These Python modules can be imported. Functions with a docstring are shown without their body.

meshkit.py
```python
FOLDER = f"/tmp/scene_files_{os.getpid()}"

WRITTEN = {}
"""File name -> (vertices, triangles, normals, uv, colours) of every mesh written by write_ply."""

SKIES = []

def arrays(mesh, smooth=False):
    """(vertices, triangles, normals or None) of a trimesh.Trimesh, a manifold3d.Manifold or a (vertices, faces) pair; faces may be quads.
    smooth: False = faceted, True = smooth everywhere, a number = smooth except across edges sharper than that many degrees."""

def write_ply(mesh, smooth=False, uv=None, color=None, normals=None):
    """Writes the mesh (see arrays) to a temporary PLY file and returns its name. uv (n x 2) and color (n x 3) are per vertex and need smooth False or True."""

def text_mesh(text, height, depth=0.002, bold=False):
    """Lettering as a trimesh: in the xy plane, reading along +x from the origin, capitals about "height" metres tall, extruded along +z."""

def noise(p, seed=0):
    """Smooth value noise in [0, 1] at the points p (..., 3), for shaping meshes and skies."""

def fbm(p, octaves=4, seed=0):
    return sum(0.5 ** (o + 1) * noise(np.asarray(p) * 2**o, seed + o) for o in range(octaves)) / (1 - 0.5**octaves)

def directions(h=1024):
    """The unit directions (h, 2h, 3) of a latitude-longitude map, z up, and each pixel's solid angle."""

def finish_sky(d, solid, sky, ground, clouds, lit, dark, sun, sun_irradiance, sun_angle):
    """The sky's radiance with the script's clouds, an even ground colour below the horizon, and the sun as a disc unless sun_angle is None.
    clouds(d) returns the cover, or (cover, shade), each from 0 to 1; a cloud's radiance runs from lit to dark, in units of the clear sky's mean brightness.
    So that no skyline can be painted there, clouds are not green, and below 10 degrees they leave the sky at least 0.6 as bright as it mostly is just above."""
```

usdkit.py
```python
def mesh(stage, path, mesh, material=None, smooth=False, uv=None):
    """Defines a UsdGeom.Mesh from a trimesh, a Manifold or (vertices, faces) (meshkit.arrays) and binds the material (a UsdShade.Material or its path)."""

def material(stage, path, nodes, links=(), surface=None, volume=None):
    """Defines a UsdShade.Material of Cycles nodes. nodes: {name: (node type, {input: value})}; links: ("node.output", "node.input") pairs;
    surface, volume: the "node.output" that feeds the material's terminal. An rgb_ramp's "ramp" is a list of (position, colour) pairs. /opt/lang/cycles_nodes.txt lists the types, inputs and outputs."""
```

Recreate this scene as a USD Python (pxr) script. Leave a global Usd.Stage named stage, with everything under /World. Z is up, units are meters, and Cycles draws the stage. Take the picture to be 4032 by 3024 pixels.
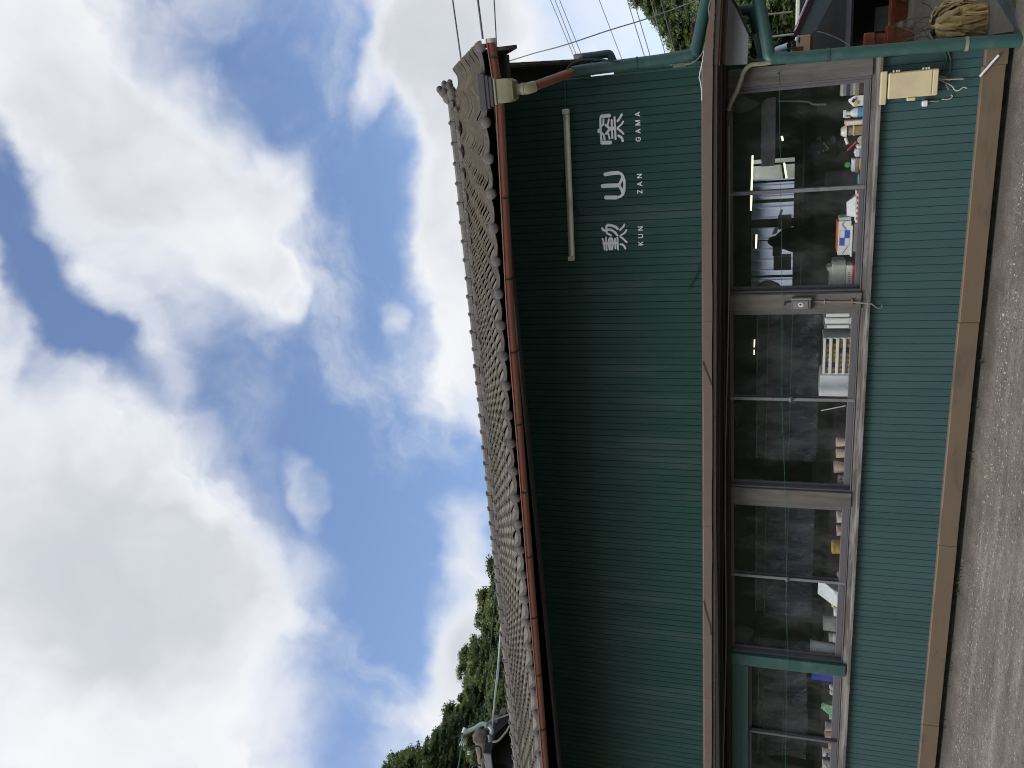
import math, random
import numpy as np
import trimesh, usdkit, meshkit
from pxr import Usd, UsdGeom, UsdLux, UsdShade, Gf, Sdf, Vt
from scipy.spatial import ConvexHull
from shapely.geometry import LineString, Polygon
from shapely.ops import unary_union

stage = Usd.Stage.CreateInMemory()
UsdGeom.SetStageUpAxis(stage, UsdGeom.Tokens.z)
UsdGeom.SetStageMetersPerUnit(stage, 1.0)
W = UsdGeom.Xform.Define(stage, '/World')
stage.SetDefaultPrim(W.GetPrim())
UsdGeom.Scope.Define(stage, '/World/Looks')
rng = np.random.default_rng(7)
random.seed(7)

# ------------------------------------------------------------------ camera
# world: the workshop's street wall is the plane y = 0, its right corner x = 0, the road z = 0.
# The phone was held upright-turned, so the picture's "right" is the world's down.
CAM = np.array([-0.068, -6.8, 1.58])
PITCH, YAW, ROLL, FPX = 0.313357494, -0.358415851, 0.0142800191, 3196.2
fw = np.array([math.sin(YAW) * math.cos(PITCH), math.cos(YAW) * math.cos(PITCH), math.sin(PITCH)])
r0 = np.cross(fw, [0, 0, 1.0]); r0 /= np.linalg.norm(r0); u0 = np.cross(r0, fw)
RT = r0 * math.cos(ROLL) + u0 * math.sin(ROLL)      # right of the standing view
UP = -r0 * math.sin(ROLL) + u0 * math.cos(ROLL)     # up of the standing view
cam = UsdGeom.Camera.Define(stage, '/World/camera')
cam.CreateHorizontalApertureAttr(36.0); cam.CreateVerticalApertureAttr(27.0)
cam.CreateFocalLengthAttr(FPX / 4032 * 36.0)
cam.CreateClippingRangeAttr(Gf.Vec2f(0.05, 2000))
cr, cu, cb = -UP, RT, -fw
cam.AddTransformOp().Set(Gf.Matrix4d(*[float(x) for x in (*cr, 0, *cu, 0, *cb, 0, *CAM, 1)]))
cam.CreateExposureAttr(0.45)

# ------------------------------------------------------------------ sun and sky
SUN = np.array([-0.42, -0.52, 0.74]); SUN /= np.linalg.norm(SUN)
sun_el = math.asin(SUN[2]); sun_rot = math.atan2(SUN[0], SUN[1])
sun = UsdLux.DistantLight.Define(stage, '/World/sun')
sun.CreateIntensityAttr(0.40); sun.CreateAngleAttr(24.0); sun.CreateNormalizeAttr(True)
sun.CreateColorAttr(Gf.Vec3f(1.0, 0.95, 0.88))
zax = SUN; xax = np.cross([0, 1, 0], zax); xax /= np.linalg.norm(xax); yax = np.cross(zax, xax)
sun.AddTransformOp().Set(Gf.Matrix4d(*[float(x) for x in (*xax, 0, *yax, 0, *zax, 0, 0, 0, 0, 1)]))

FR = dict(A=(2600,0,1.5447),B=(1700,0,2.212),C=(2700,200,2.37),D=(2700,700,2.765),E=(2700,1150,2.07375),Fq=(2700,1900,1.476),G=(1700,300,2.37),
 H=(1400,2100,1.795),I=(1800,1000,2.37),J=(2200,300,2.0735),K=(3400,200,1.659),L=(3300,1200,1.843),M=(3200,2100,1.7957),n1=(2900,400,4.148),
 n2=(2900,750,4.148),n3=(3200,280,6.636),n4=(3000,0,4.424),n5=(3400,0,3.5),n6=(1700,130,3.687),n7=(3180,2200,3.773),n8=(3180,2600,3.913),
 m1=(1600,2650,3.687),m2=(3200,500,5.53),m6=(3500,250,5.53),m7=(2500,0,3.687),full=(0,0,.5486),q=(2820,1000,3.687),c7=(2700,0,4.1475))
def ray(fr, a, b):
    """Unit direction from the camera of a point measured in the photograph."""
    x0, y0, s = FR[fr]; x, y = x0 + a / s, y0 + b / s
    d = (3024 - y - 1512) * RT - (x - 2016) * UP + FPX * fw
    return d / np.linalg.norm(d)
def onY(fr, a, b, y=0.0):
    d = ray(fr, a, b); return CAM + d * ((y - CAM[1]) / d[1])
def onX(fr, a, b, x=0.0):
    d = ray(fr, a, b); return CAM + d * ((x - CAM[0]) / d[0])
def onZ(fr, a, b, z=0.0):
    d = ray(fr, a, b); return CAM + d * ((z - CAM[2]) / d[2])
def onT(fr, a, b, t):
    return CAM + ray(fr, a, b) * t

SKYK = 0.10
CLOUD_LIT = (6.8, 6.9, 7.1); CLOUD_DARK = (4.6, 4.78, 5.2); SKY_TINT = (1.42, 1.40, 1.45)
def make_sky():
    """Clear sky with clouds: broad masses in the directions where the photograph has them, frayed by noise, and the same
    kind of broken cloud all round. Cloud round the unseen sun is brightened to add light on the street wall."""
    nodes, links = {}, []
    def N(name, kind, src=(), **inp):
        nodes[name] = (kind, inp); links.extend((a, f'{name}.{b}') for b, a in dict(src).items()); return name
    N('tc', 'texture_coordinate')
    N('sky', 'sky_texture', sky_type='single_scattering', sun_disc=False, sun_elevation=sun_el, sun_rotation=sun_rot, air_density=1.0, aerosol_density=1.6, ozone_density=2.5)
    N('w1', 'noise_texture', {'vector': 'tc.generated'}, scale=3.0, detail=4.0, roughness=0.55)
    N('w2', 'noise_texture', {'vector': 'tc.generated'}, scale=9.0, detail=6.0, roughness=0.55)
    N('wa', 'mix', {'color1': 'tc.generated', 'color2': 'w1.color'}, mix_type='add', fac=0.17)
    N('wb', 'mix', {'color1': 'wa.color', 'color2': 'w2.color'}, mix_type='add', fac=0.075)
    N('wc', 'mix', {'color1': 'wb.color'}, mix_type='subtract', fac=1.0, color2=(0.1225, 0.1225, 0.1225))
    N('n0', 'noise_texture', {'vector': 'wc.color'}, scale=2.6, detail=6.0, roughness=0.58)
    N('g0', 'map_range', {'value': 'n0.fac'}, from_min=0.36, from_max=0.62, to_min=-0.10, to_max=1.05)
    acc = 'g0.result'
    for i, (bx, by, rx, ry, rot, wgt) in enumerate(BLOBS):
        d = ray('full', bx, by)
        ex = ray('full', bx + math.cos(rot)*10, by + math.sin(rot)*10) - d; ex -= d*(ex @ d); ex /= np.linalg.norm(ex); ey = np.cross(d, ex); f = FPX*0.5486
        for k, (ax, rr) in enumerate(((ex, rx/f*1.06), (ey, ry/f*1.06))):
            c = float(d @ ax)
            N(f'd{k}_{i}', 'normal', {'normal': 'wc.color'}, direction=tuple(float(x) for x in ax))
            N(f's{k}_{i}', 'math', {'value1': f'd{k}_{i}.dot'}, math_type='multiply_add', value2=1.0/rr, value3=-c/rr)
            N(f'q{k}_{i}', 'math', {'value1': f's{k}_{i}.value', 'value2': f's{k}_{i}.value'}, math_type='multiply')
        N(f'f_{i}', 'normal', {'normal': 'wc.color'}, direction=tuple(float(x) for x in d))
        N(f'fs_{i}', 'math', {'value1': f'f_{i}.dot'}, math_type='less_than', value2=0.0)
        N(f'r_{i}', 'math', {'value1': f'q0_{i}.value', 'value2': f'q1_{i}.value'}, math_type='add')
        N(f'rb_{i}', 'math', {'value1': f'fs_{i}.value', 'value3': f'r_{i}.value'}, math_type='multiply_add', value2=50.0)
        N(f'm_{i}', 'map_range', {'value': f'rb_{i}.value'}, range_type='smoothstep', from_min=0.0, from_max=1.9, to_min=wgt*0.85, to_max=0.0, clamp=True)
        N(f'a_{i}', 'math', {'value1': acc, 'value2': f'm_{i}.result'}, math_type='add'); acc = f'a_{i}.value'
    N('nd', 'noise_texture', {'vector': 'wc.color'}, scale=4.2, detail=8.0, roughness=0.52)
    N('ne', 'math', {'value1': 'nd.fac'}, math_type='multiply_add', value2=4.6, value3=-2.36)
    N('sum', 'math', {'value1': acc, 'value2': 'ne.value'}, math_type='add')
    N('cv0', 'map_range', {'value': 'sum.value'}, range_type='smoothstep', from_min=-0.75, from_max=2.1, to_min=0.0, to_max=1.0, clamp=True)
    N('cmp', 'mapping', {'vector': 'wb.color'}, rotation=(0.3, 0.2, 0.9), scale=(1.0, 3.2, 1.6))
    N('cn', 'noise_texture', {'vector': 'cmp.vector'}, scale=3.6, detail=9.0, roughness=0.58)
    N('cw', 'map_range', {'value': 'cn.fac'}, range_type='smoothstep', from_min=0.50, from_max=0.80, to_min=0.0, to_max=0.55, clamp=True)
    N('cov', 'math', {'value1': 'cv0.result', 'value2': 'cw.result'}, math_type='add', use_clamp=True)
    N('sh0', 'noise_texture', {'vector': 'wc.color'}, scale=3.2, detail=5.0, roughness=0.5)
    N('sh1', 'map_range', {'value': 'sum.value'}, range_type='smoothstep', from_min=0.9, from_max=2.6, to_min=0.1, to_max=1.0, clamp=True)
    N('sh2', 'map_range', {'value': 'sh0.fac'}, range_type='smoothstep', from_min=0.36, from_max=0.66, to_min=0.0, to_max=1.0, clamp=True)
    N('sh', 'math', {'value1': 'sh1.result', 'value2': 'sh2.result'}, math_type='multiply')
    N('cc', 'mix', {'fac': 'sh.value'}, mix_type='mix', color1=CLOUD_LIT, color2=CLOUD_DARK)
    N('sd', 'normal', {'normal': 'tc.generated'}, direction=tuple(float(x) for x in SUN))
    N('sg', 'map_range', {'value': 'sd.dot'}, range_type='smoothstep', from_min=0.5, from_max=1.0, to_min=1.0, to_max=AUREOLE, clamp=True)
    N('cs', 'mix', {'color1': 'cc.color', 'color2': 'sg.result'}, mix_type='multiply', fac=1.0)
    N('skyt', 'mix', {'color1': 'sky.color'}, mix_type='multiply', fac=1.0, color2=SKY_TINT)
    N('out', 'mix', {'fac': 'cov.value', 'color1': 'skyt.color', 'color2': 'cs.color'}, mix_type='mix')
    N('bg', 'background_shader', {'color': 'out.color'}, strength=SKYK)
    return usdkit.material(stage, '/World/Looks/sky', nodes, links, surface='bg.background')
AUREOLE = 2.4  # gain on unseen cloud behind the camera, added as fill light
# cloud masses: place and radii on the 2212 px view of the photograph, turn, weight (openings of blue are negative)
BLOBS = [(110,90,170,150,0.6,1.4),(230,230,190,120,0.75,1.4),(370,340,170,95,0.75,1.3),(460,480,150,85,0.75,1.0),(590,380,110,60,-0.9,1.5),(520,570,130,70,0.9,1.2),(440,100,60,150,0.3,0.5),
         (70,1090,230,250,0.2,1.4),(260,1090,210,150,0.5,1.2),(170,1430,340,260,0,1.4),(380,1320,210,170,0.2,1.0),(380,1600,210,150,0,0.9),(490,1270,110,80,.3,.8),(430,1010,110,60,.4,.6),
         (-10,520,50,220,0.15,1.1),(40,780,45,120,0.2,1.0),(290,660,120,40,.9,.7),(340,830,70,60,0,.7),
         (905,110,70,120,-0.2,1.5),(985,120,110,170,0,1.5),(1000,300,65,190,0.1,1.3),(1010,520,60,240,0.1,1.1),(1010,740,55,200,0.08,0.8),(940,840,28,150,0.1,0.9),
         (960,1170,60,90,-0.1,1.3),(990,1310,100,160,0,1.4),(1010,1480,100,160,0.2,1.0),(880,1640,110,110,0.4,1.4),(1200,60,260,260,0,1.4),
         (690,1060,42,80,-0.3,1.7),(795,150,36,95,0.25,1.7),(640,650,30,40,.6,1.0),(860,670,25,30,.6,1.0),(620,1330,60,40,.3,.6),(700,1200,60,60,.3,.7),
         (75,380,45,170,-0.4,-1.5),(170,620,55,170,-0.45,-1.6),(270,770,50,110,-.5,-1.2),(720,500,160,420,0.0,-0.9),(690,1430,160,480,0.1,-0.9),(810,950,150,420,0,-0.9),(630,80,130,190,0,-0.9),(600,800,130,200,0,-.7),(980,980,60,70,0,-.9)]
dome = UsdLux.DomeLight.Define(stage, '/World/sky')
UsdShade.MaterialBindingAPI.Apply(dome.GetPrim()).Bind(make_sky())
dome.GetPrim().SetCustomDataByKey('kind', 'structure')

# ------------------------------------------------------------------ materials
MATS = {}
def mat(name, color, rough=0.6, metallic=0.0, var=0.12, vscale=6.0, bump=0.0, bscale=60.0, dirt=None, dscale=3.0, damt=0.5, objvar=0.0, spec=0.5, stretch=None, coat=0.0, bdist=0.01, dlo=0.48, dhi=0.7):
    """A painted, weathered or raw surface: base colour with grain, patches of dirt, per-object variation and fine relief."""
    n = {'g': ('geometry', {}), 'p': ('principled_bsdf', dict(roughness=rough, metallic=metallic, specular_ior_level=spec, coat_weight=coat)),
         'nz': ('noise_texture', dict(scale=vscale, detail=5.0, roughness=0.6)),
         'r': ('map_range', dict(from_min=0.25, from_max=0.75, to_min=1 - var, to_max=1 + var)),
         'm': ('mix', dict(mix_type='multiply', fac=1.0, color1=color))}
    l = [('nz.fac', 'r.value'), ('r.result', 'm.color2')]
    src = 'g.position'
    if stretch:
        n['mp'] = ('mapping', dict(scale=stretch)); l.append(('g.position', 'mp.vector')); src = 'mp.vector'
    l.append((src, 'nz.vector'))
    out = 'm.color'
    if objvar:
        n['oi'] = ('object_info', {}); n['or'] = ('map_range', dict(from_min=0, from_max=1, to_min=1 - objvar, to_max=1 + objvar))
        n['om'] = ('mix', dict(mix_type='multiply', fac=1.0)); l += [('oi.random', 'or.value'), (out, 'om.color1'), ('or.result', 'om.color2')]; out = 'om.color'
    if dirt is not None:
        n['dn'] = ('noise_texture', dict(scale=dscale, detail=7.0, roughness=0.65)); n['dr'] = ('map_range', dict(range_type='smoothstep', from_min=dlo, from_max=dhi, to_min=0.0, to_max=damt, clamp=True))
        n['dm'] = ('mix', dict(mix_type='mix', color2=dirt)); l += [(src, 'dn.vector'), ('dn.fac', 'dr.value'), ('dr.result', 'dm.fac'), (out, 'dm.color1')]; out = 'dm.color'
        n['rr'] = ('map_range', dict(from_min=0.0, from_max=1.0, to_min=rough, to_max=min(1.0, rough + 0.3))); l += [('dr.result', 'rr.value'), ('rr.result', 'p.roughness')]
    l.append((out, 'p.base_color'))
    if bump:
        n['bn'] = ('noise_texture', dict(scale=bscale, detail=4.0, roughness=0.6)); n['b'] = ('bump', dict(strength=bump, distance=bdist))
        l += [(src, 'bn.vector'), ('bn.fac', 'b.height'), ('b.normal', 'p.normal')]
    MATS[name] = usdkit.material(stage, '/World/Looks/' + name, n, l, surface='p.BSDF')
    return MATS[name]

SIDING = (0.0195, 0.056, 0.049)
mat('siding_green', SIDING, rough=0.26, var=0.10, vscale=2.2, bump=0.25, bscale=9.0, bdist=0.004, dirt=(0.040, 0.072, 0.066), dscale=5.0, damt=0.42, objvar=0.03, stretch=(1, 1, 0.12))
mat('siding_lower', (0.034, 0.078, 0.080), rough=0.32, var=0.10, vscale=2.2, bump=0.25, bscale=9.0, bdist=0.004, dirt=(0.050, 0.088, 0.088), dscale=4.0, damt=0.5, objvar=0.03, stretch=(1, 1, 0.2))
mat('siding_back', (0.011, 0.028, 0.026), rough=0.7)
mat('paint_green', (0.026, 0.078, 0.067), rough=0.42, var=0.15, vscale=9, bump=0.25, bscale=150, bdist=0.003, dirt=(0.065, 0.10, 0.09), dscale=9, damt=0.6)
mat('dark_green', (0.020, 0.060, 0.050), rough=0.5, var=0.15, dirt=(0.05, 0.07, 0.06), dscale=8, damt=0.4)
mat('brown_trim', (0.132, 0.095, 0.060), rough=0.55, var=0.08, vscale=4, bump=0.25, bscale=120, bdist=0.003, dirt=(0.080, 0.060, 0.042), dscale=4.5, damt=0.75, stretch=(0.5, 1, 1.6))
mat('canopy_brown', (0.122, 0.080, 0.065), rough=0.5, var=0.12, vscale=4, dirt=(0.110, 0.092, 0.076), dscale=1.6, damt=0.7, bump=0.1, bscale=120, bdist=0.003)
mat('dark_wood', (0.035, 0.027, 0.024), rough=0.8, var=0.35, vscale=14, stretch=(0.12, 1, 1), bump=0.5, bscale=70, dirt=(0.10, 0.085, 0.075), dscale=22, damt=0.6, dlo=.58, dhi=.7)
mat('black_wood', (0.014, 0.012, 0.012), rough=0.85, var=0.3)
mat('grey_wood', (0.108, 0.103, 0.092), rough=0.8, var=0.3, vscale=20, stretch=(1, 1, 0.15), bump=0.5, bscale=60, dirt=(0.055, 0.05, 0.042), dscale=6, damt=0.7, objvar=0.1)
mat('sill_wood', (0.205, 0.195, 0.175), rough=0.85, var=0.3, vscale=30, stretch=(0.12, 1, 1), bump=0.6, bscale=50, dirt=(0.08, 0.072, 0.065), dscale=16, damt=0.85, dlo=.42, dhi=.58)
mat('sash_grey', (0.098, 0.093, 0.098), rough=0.55, var=0.12, vscale=30, stretch=(0.2, 1, 1), dirt=(0.07, 0.065, 0.062), dscale=9, damt=0.5)
mat('aluminium', (0.20, 0.20, 0.205), rough=0.5, metallic=0.3, var=0.1, dirt=(0.12, 0.115, 0.11), dscale=20, damt=0.6)
mat('tile_grey', (0.195, 0.170, 0.130), rough=0.8, var=0.10, vscale=26, bump=0.15, bscale=140, bdist=0.003, dirt=(0.115, 0.102, 0.082), dscale=9, damt=0.5, objvar=0.16)
mat('ridge_grey', (0.135, 0.122, 0.108), rough=0.85, var=0.25, vscale=20, bump=0.5, bscale=110, bdist=0.005, dirt=(0.06, 0.055, 0.05), dscale=9, damt=0.7, objvar=0.18)
mat('lip_grey', (0.105, 0.097, 0.088), rough=0.9, var=0.25, vscale=24, bump=0.5, bscale=130, bdist=0.004, dirt=(0.05, 0.046, 0.042), dscale=16, damt=0.7, objvar=0.15)
mat('slate_dark', (0.045, 0.045, 0.052), rough=0.7, var=0.15)
mat('copper_brown', (0.235, 0.088, 0.060), rough=0.42, var=0.12, vscale=8, bump=0.15, bscale=200, bdist=0.002, dirt=(0.17, 0.085, 0.065), dscale=5, damt=0.5)
mat('sage_plastic', (0.215, 0.205, 0.125), rough=0.45, var=0.06, vscale=5, dirt=(0.12, 0.115, 0.075), dscale=9, damt=0.4)
mat('steel_dark', (0.03, 0.03, 0.03), rough=0.6, metallic=0.3)
mat('soffit', (0.040, 0.037, 0.034), rough=0.9, var=0.2)
mat('concrete_base', (0.070, 0.066, 0.056), rough=0.95, var=0.4, vscale=14, bump=0.8, bscale=40, dirt=(0.028, 0.026, 0.018), dscale=6, damt=0.8)
mat('white_paint', (0.84, 0.85, 0.85), rough=0.5, var=0.04, dirt=(0.66, 0.66, 0.64), dscale=14, damt=0.35)
mat('lamp_body', (0.62, 0.61, 0.56), rough=0.4, var=0.1, dirt=(0.20, 0.19, 0.165), dscale=8, damt=0.6)
mat('lamp_tube', (0.80, 0.80, 0.74), rough=0.2, var=0.05, vscale=20, dirt=(0.27, 0.27, 0.23), dscale=6, damt=0.4)
mat('cream_plastic', (0.56, 0.475, 0.285), rough=0.42, var=0.04, vscale=5, dirt=(0.40, 0.345, 0.22), dscale=4, damt=0.4)
mat('white_plastic', (0.68, 0.68, 0.68), rough=0.4, var=0.05)
mat('cable_grey', (0.20, 0.20, 0.19), rough=0.6, var=0.15, vscale=30)
mat('cable_black', (0.02, 0.02, 0.022), rough=0.5)
mat('cable_steel', (0.10, 0.11, 0.125), rough=0.5)
mat('wire_pale', (0.42, 0.42, 0.36), rough=0.6)
mat('wire_green', (0.03, 0.13, 0.10), rough=0.5)
mat('hose_beige', (0.22, 0.205, 0.145), rough=0.7, var=0.2, vscale=20, dirt=(0.13, 0.12, 0.085), dscale=14, damt=0.6)
mat('grey_board', (0.200, 0.205, 0.205), rough=0.75, var=0.08, vscale=5, bump=0.2, bscale=120, dirt=(0.15, 0.15, 0.15), dscale=6, damt=0.5)
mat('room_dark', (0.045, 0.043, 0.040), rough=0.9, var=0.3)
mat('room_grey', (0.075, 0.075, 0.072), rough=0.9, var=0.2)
mat('curtain_dark', (0.034, 0.039, 0.050), rough=0.32, var=0.5, vscale=4, stretch=(1, 1, 0.4), bump=0.9, bscale=7, bdist=0.05)
mat('terracotta', (0.44, 0.135, 0.062), rough=0.85, var=0.15, vscale=12, dirt=(0.20, 0.085, 0.05), dscale=9, damt=0.5)
mat('bisque', (0.62, 0.46, 0.36), rough=0.8, var=0.07, vscale=10)
mat('ceramic_white', (0.66, 0.64, 0.58), rough=0.35, var=0.05)
mat('tin_grey', (0.33, 0.34, 0.35), rough=0.35, metallic=0.5, var=0.1, dirt=(0.5, 0.46, 0.38), dscale=40, damt=0.8)
mat('paper_white', (0.72, 0.72, 0.70), rough=0.8, var=0.05)
mat('cloth_white', (0.66, 0.67, 0.68), rough=0.9, var=0.12, vscale=25, bump=0.6, bscale=30, bdist=0.02)
mat('cream_grey', (0.50, 0.49, 0.43), rough=0.5, var=0.05, dirt=(0.36, 0.35, 0.30), dscale=8, damt=0.4)
mat('blue_print', (0.03, 0.09, 0.50), rough=0.6)
mat('sky_blue', (0.06, 0.33, 0.62), rough=0.4, var=0.05)
mat('cobalt', (0.012, 0.035, 0.30), rough=0.4)
mat('red', (0.60, 0.03, 0.04), rough=0.5)
mat('red_dark', (0.085, 0.016, 0.014), rough=0.7)
mat('orange', (0.62, 0.17, 0.03), rough=0.5)
mat('peach', (0.68, 0.42, 0.26), rough=0.7, var=0.04)
mat('yellow', (0.72, 0.50, 0.04), rough=0.45)
mat('amber', (0.42, 0.26, 0.04), rough=0.35, var=0.3, vscale=40)
mat('wicker', (0.33, 0.22, 0.08), rough=0.7, var=0.3, vscale=60)
mat('teal_paint', (0.12, 0.45, 0.45), rough=0.5)
mat('green_plastic', (0.03, 0.42, 0.07), rough=0.4)
mat('leaf_bag', (0.09, 0.30, 0.11), rough=0.6, var=0.35, vscale=60, dirt=(0.50, 0.62, 0.50), dscale=45, damt=0.8)
mat('navy', (0.018, 0.022, 0.07), rough=0.6)
mat('brown_cloth', (0.045, 0.026, 0.016), rough=0.9)
mat('black_cloth', (0.006, 0.006, 0.008), rough=0.95)
mat('slat_grey', (0.14, 0.17, 0.175), rough=0.6, var=0.08, bump=0.1, bscale=60)
mat('dried_leaf', (0.60, 0.42, 0.17), rough=0.8, var=0.35, vscale=9, stretch=(1, 1, 0.3), dirt=(0.20, 0.115, 0.04), dscale=11, damt=0.75, objvar=0.35, bump=0.5, bscale=60, bdist=0.01)
mat('twig', (0.16, 0.13, 0.10), rough=0.9, var=0.2)
mat('plank', (0.13, 0.135, 0.12), rough=0.9, var=0.25, vscale=12, stretch=(1, 1, 0.2))
mat('blue_steel', (0.035, 0.045, 0.055), rough=0.6, var=0.2)
mat('stone', (0.38, 0.35, 0.29), rough=0.9, var=0.2, bump=0.6, bscale=30)
mat('bark', (0.055, 0.043, 0.034), rough=0.95, var=0.3, vscale=8, bump=0.8, bscale=20, bdist=0.03)
mat('blind_grey', (0.20, 0.20, 0.235), rough=0.5, var=0.25, vscale=18)  # tone of the painted vehicle reflection
mat('sheet_blue', (0.62, 0.67, 0.83), rough=0.5, var=0.06)
mat('pale_wall', (0.46, 0.47, 0.41), rough=0.9, var=0.25, vscale=2.0, dirt=(0.24, 0.25, 0.19), dscale=2.5, damt=0.7)
mat('pvc_pale', (0.52, 0.60, 0.60), rough=0.4, var=0.05)
mat('old_tile', (0.150, 0.120, 0.090), rough=0.9, var=0.3, vscale=6, bump=0.6, bscale=30, bdist=0.01, dirt=(0.06, 0.052, 0.045), dscale=5, damt=0.7)
mat('old_wood_grey', (0.16, 0.16, 0.17), rough=0.85, var=0.35, vscale=14, stretch=(0.12, 1, 1), dirt=(0.05, 0.05, 0.055), dscale=9, damt=0.6)
mat('rust', (0.20, 0.075, 0.035), rough=0.8, var=0.3, vscale=30)
def pane_mat():  # streaked dirt film; its pale diffuse colour also carries painted reflections and haze
    n = {'t': ('transparent_bsdf', dict(color=(0.975, 0.985, 0.98))), 'g': ('glossy_bsdf', dict(color=(1, 1, 1), roughness=0.015)), 'f': ('fresnel', dict(IOR=1.5)),
         'd': ('diffuse_bsdf', dict(color=(0.42, 0.42, 0.40))), 'gg': ('geometry', {}), 'mp': ('mapping', dict(scale=(1.0, 1.0, 0.35), rotation=(0, 0.5, 0))), 'nz': ('noise_texture', dict(scale=4.0, detail=8.0, roughness=0.7)),
         'dr': ('map_range', dict(range_type='smoothstep', from_min=0.40, from_max=0.72, to_min=0.002, to_max=0.030, clamp=True)), 'm': ('mix_closure', {}), 'm2': ('mix_closure', {}),
         'f2': ('math', dict(math_type='multiply')), 'bf': ('math', dict(math_type='multiply_add', value2=-1.3, value3=1.3))}
    l = [('gg.backfacing', 'bf.value1'), ('bf.value', 'f2.value2'), ('f.fac', 'f2.value1'), ('f2.value', 'm.fac'), ('t.BSDF', 'm.closure1'), ('g.BSDF', 'm.closure2'), ('gg.position', 'mp.vector'), ('mp.vector', 'nz.vector'), ('nz.fac', 'dr.value'), ('dr.result', 'm2.fac'), ('m.closure', 'm2.closure1'), ('d.BSDF', 'm2.closure2')]
    MATS['pane'] = usdkit.material(stage, '/World/Looks/pane', n, l, surface='m2.closure')
pane_mat()
def emit_mat(name, color, strength):
    MATS[name] = usdkit.material(stage, '/World/Looks/' + name, {'e': ('emission', dict(color=color, strength=strength))}, [], surface='e.emission')
emit_mat('tube_lit', (1.0, 0.95, 0.62), 1.15)
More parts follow.
